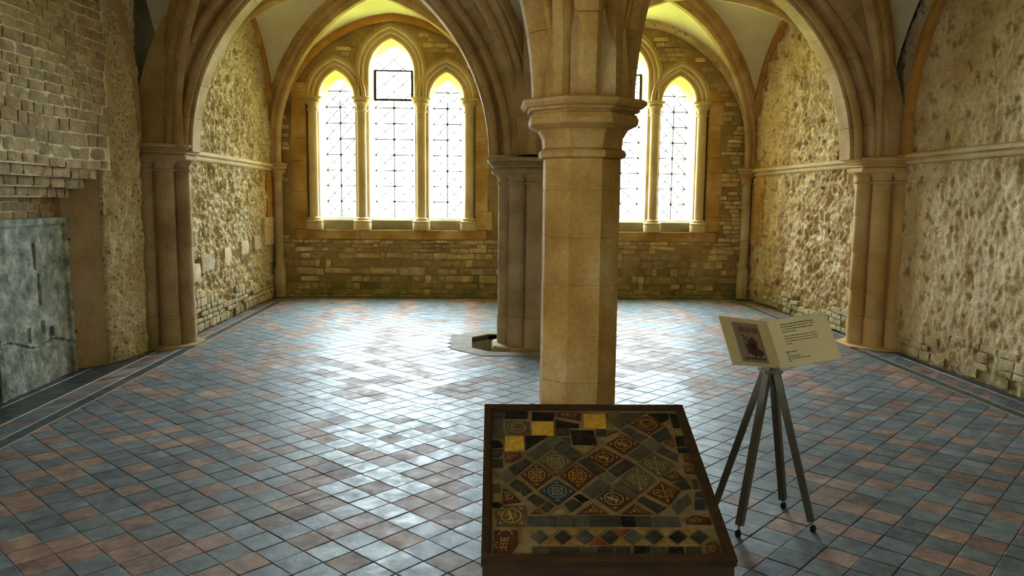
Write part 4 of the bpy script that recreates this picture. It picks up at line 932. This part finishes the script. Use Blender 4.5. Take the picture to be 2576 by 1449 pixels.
def quads(name, o0, ax, ay, n, rects, mat, parent, h=.0006):
    v, f = [], []
    for r in rects:
        c = [(r[0], r[1]), (r[2], r[1]), (r[2], r[3]), (r[0], r[3])] if len(r) == 4 else r[0]
        k = len(v); v += [o0+ax*a+ay*b+n*h for a, b in c]; f.append(tuple(range(k, k+len(c))))
    return fix(obj(name, v, f, mat, parent))
# picture (axes from the left card's outer lower corner), unit square
PO, PX, PY = FB+sl, -sl, su*SHt
pic = quads('printed_picture', PO, PX, PY, nl, [(.225, .07, .77, .90)], flat('grey_brown_print', '#8d7a68', .7), shl)
RD = flat('print_red', '#8a4636', .7); RD2 = flat('print_dark_red', '#5a2d22', .7); OL = flat('print_olive', '#6b5d45', .7); DKP = flat('print_dark_brown', '#42302a', .7)
quads('printed_tile_square', PO, PX, PY, nl, [(.325, .69, .455, .81)], RD, shl, .001); quads('printed_tile_square', PO, PX, PY, nl, [(.60, .685, .73, .805)], RD, shl, .001); quads('printed_tile_square', PO, PX, PY, nl, [(.465, .69, .59, .805)], OL, shl, .001)
rw = lambda cx_, cy_, a, w_, h_: [[(cx_+x*math.cos(a)-y*math.sin(a), cy_+(x*math.sin(a)+y*math.cos(a))*1.1) for x, y in ((-w_, -h_), (w_, -h_), (w_, h_), (-w_, h_))]]
quads('printed_tile_plan', PO, PX, PY, nl, [rw(.545, .50, -.9, .075, .085), rw(.52, .36, .1, .12, .10), rw(.60, .33, -.55, .13, .045), rw(.53, .25, .8, .05, .05), rw(.63, .255, .8, .05, .05)], RD2, shl, .001)
quads('printed_tile_border', PO, PX, PY, nl, [(.385+.012*k+(.04 if k % 2 else 0)-.02, .60-.03*k, .425+.012*k+(.04 if k % 2 else 0)-.02, .63-.03*k) for k in range(13)]+[(.375, .235, .385, .65), (.455, .235, .465, .63)], DKP, shl, .0012)
[quads('printed_small_tile', PO, PX, PY, nl, [(.30+.062*k, .125, .345+.062*k, .175)], DKP, shl, .001) for k in range(7)]
[quads('printed_caption', PO, PX, PY, nl, [r], DKP, shl, .001) for r in ((.31, .86, .60, .863), (.62, .835, .73, .838), (.05, .035, .20, .038))]
def text(s, x, y, size, parent, spacing=1.0, bold=0.0):
    c = bpy.data.curves.new('text_line', 'FONT'); c.body = s; c.size = size; c.space_character = spacing; c.offset = bold
    c.materials.append(INK); o = bpy.data.objects.new('text_line', c)
    ax = sr/np.linalg.norm(sr); az = nrm_r; ay = np.cross(az, ax); p = FB+sr*x+su*SHt*y+az*.0008
    M = Matrix(((ax[0], ay[0], az[0], p[0]), (ax[1], ay[1], az[1], p[1]), (ax[2], ay[2], az[2], p[2]), (0, 0, 0, 1)))
    COL.objects.link(o); dg = bpy.context.evaluated_depsgraph_get(); me = bpy.data.meshes.new_from_object(o.evaluated_get(dg)); bpy.data.objects.remove(o)
    o = bpy.data.objects.new('text_line', me); COL.objects.link(o); o.parent = parent; o['kind'] = 'stuff'; WL[o.name] = Vector(p); o.matrix_local = Matrix.Translation(-WL[parent.name]) @ M
for k, s in enumerate(('The tiles on display here are medieval. Made locally,', 'they were originally part of the Sacristy floor. There', 'are more than 20 different tiles designs, including', 'heraldry and animals.', None, 'They are presented like this to give you an idea of', 'how patterned these rooms used to look. The tiles', 'you are standing on now were put in around 150', 'years ago.')):
    if s: text(s, .20, .862-.053*k+(.012 if k > 3 else 0), .0091, shr, .88, .00022)
for k, s in enumerate(('Maker unknown', 'Tiles', 'Naish Hill, Wiltshire', 'Around mid 1200s to early 1300s', 'Clay')):
    text(s, .155, .285-.046*k, .0091, shr, .88, .0003 if k < 2 else .0002)

# ------------------------------------------------------------------ light portals in the openings
for c in CW: portal('window_daylight', (c, YE+.62, 2.7), 2.5, 3.0, (0, -1, 0))
portal('side_fill_opening_portal', (-4.32, .6, .87), .4, 1.75, (1, 0, 0))  # portal for the added side opening that lets in fill light
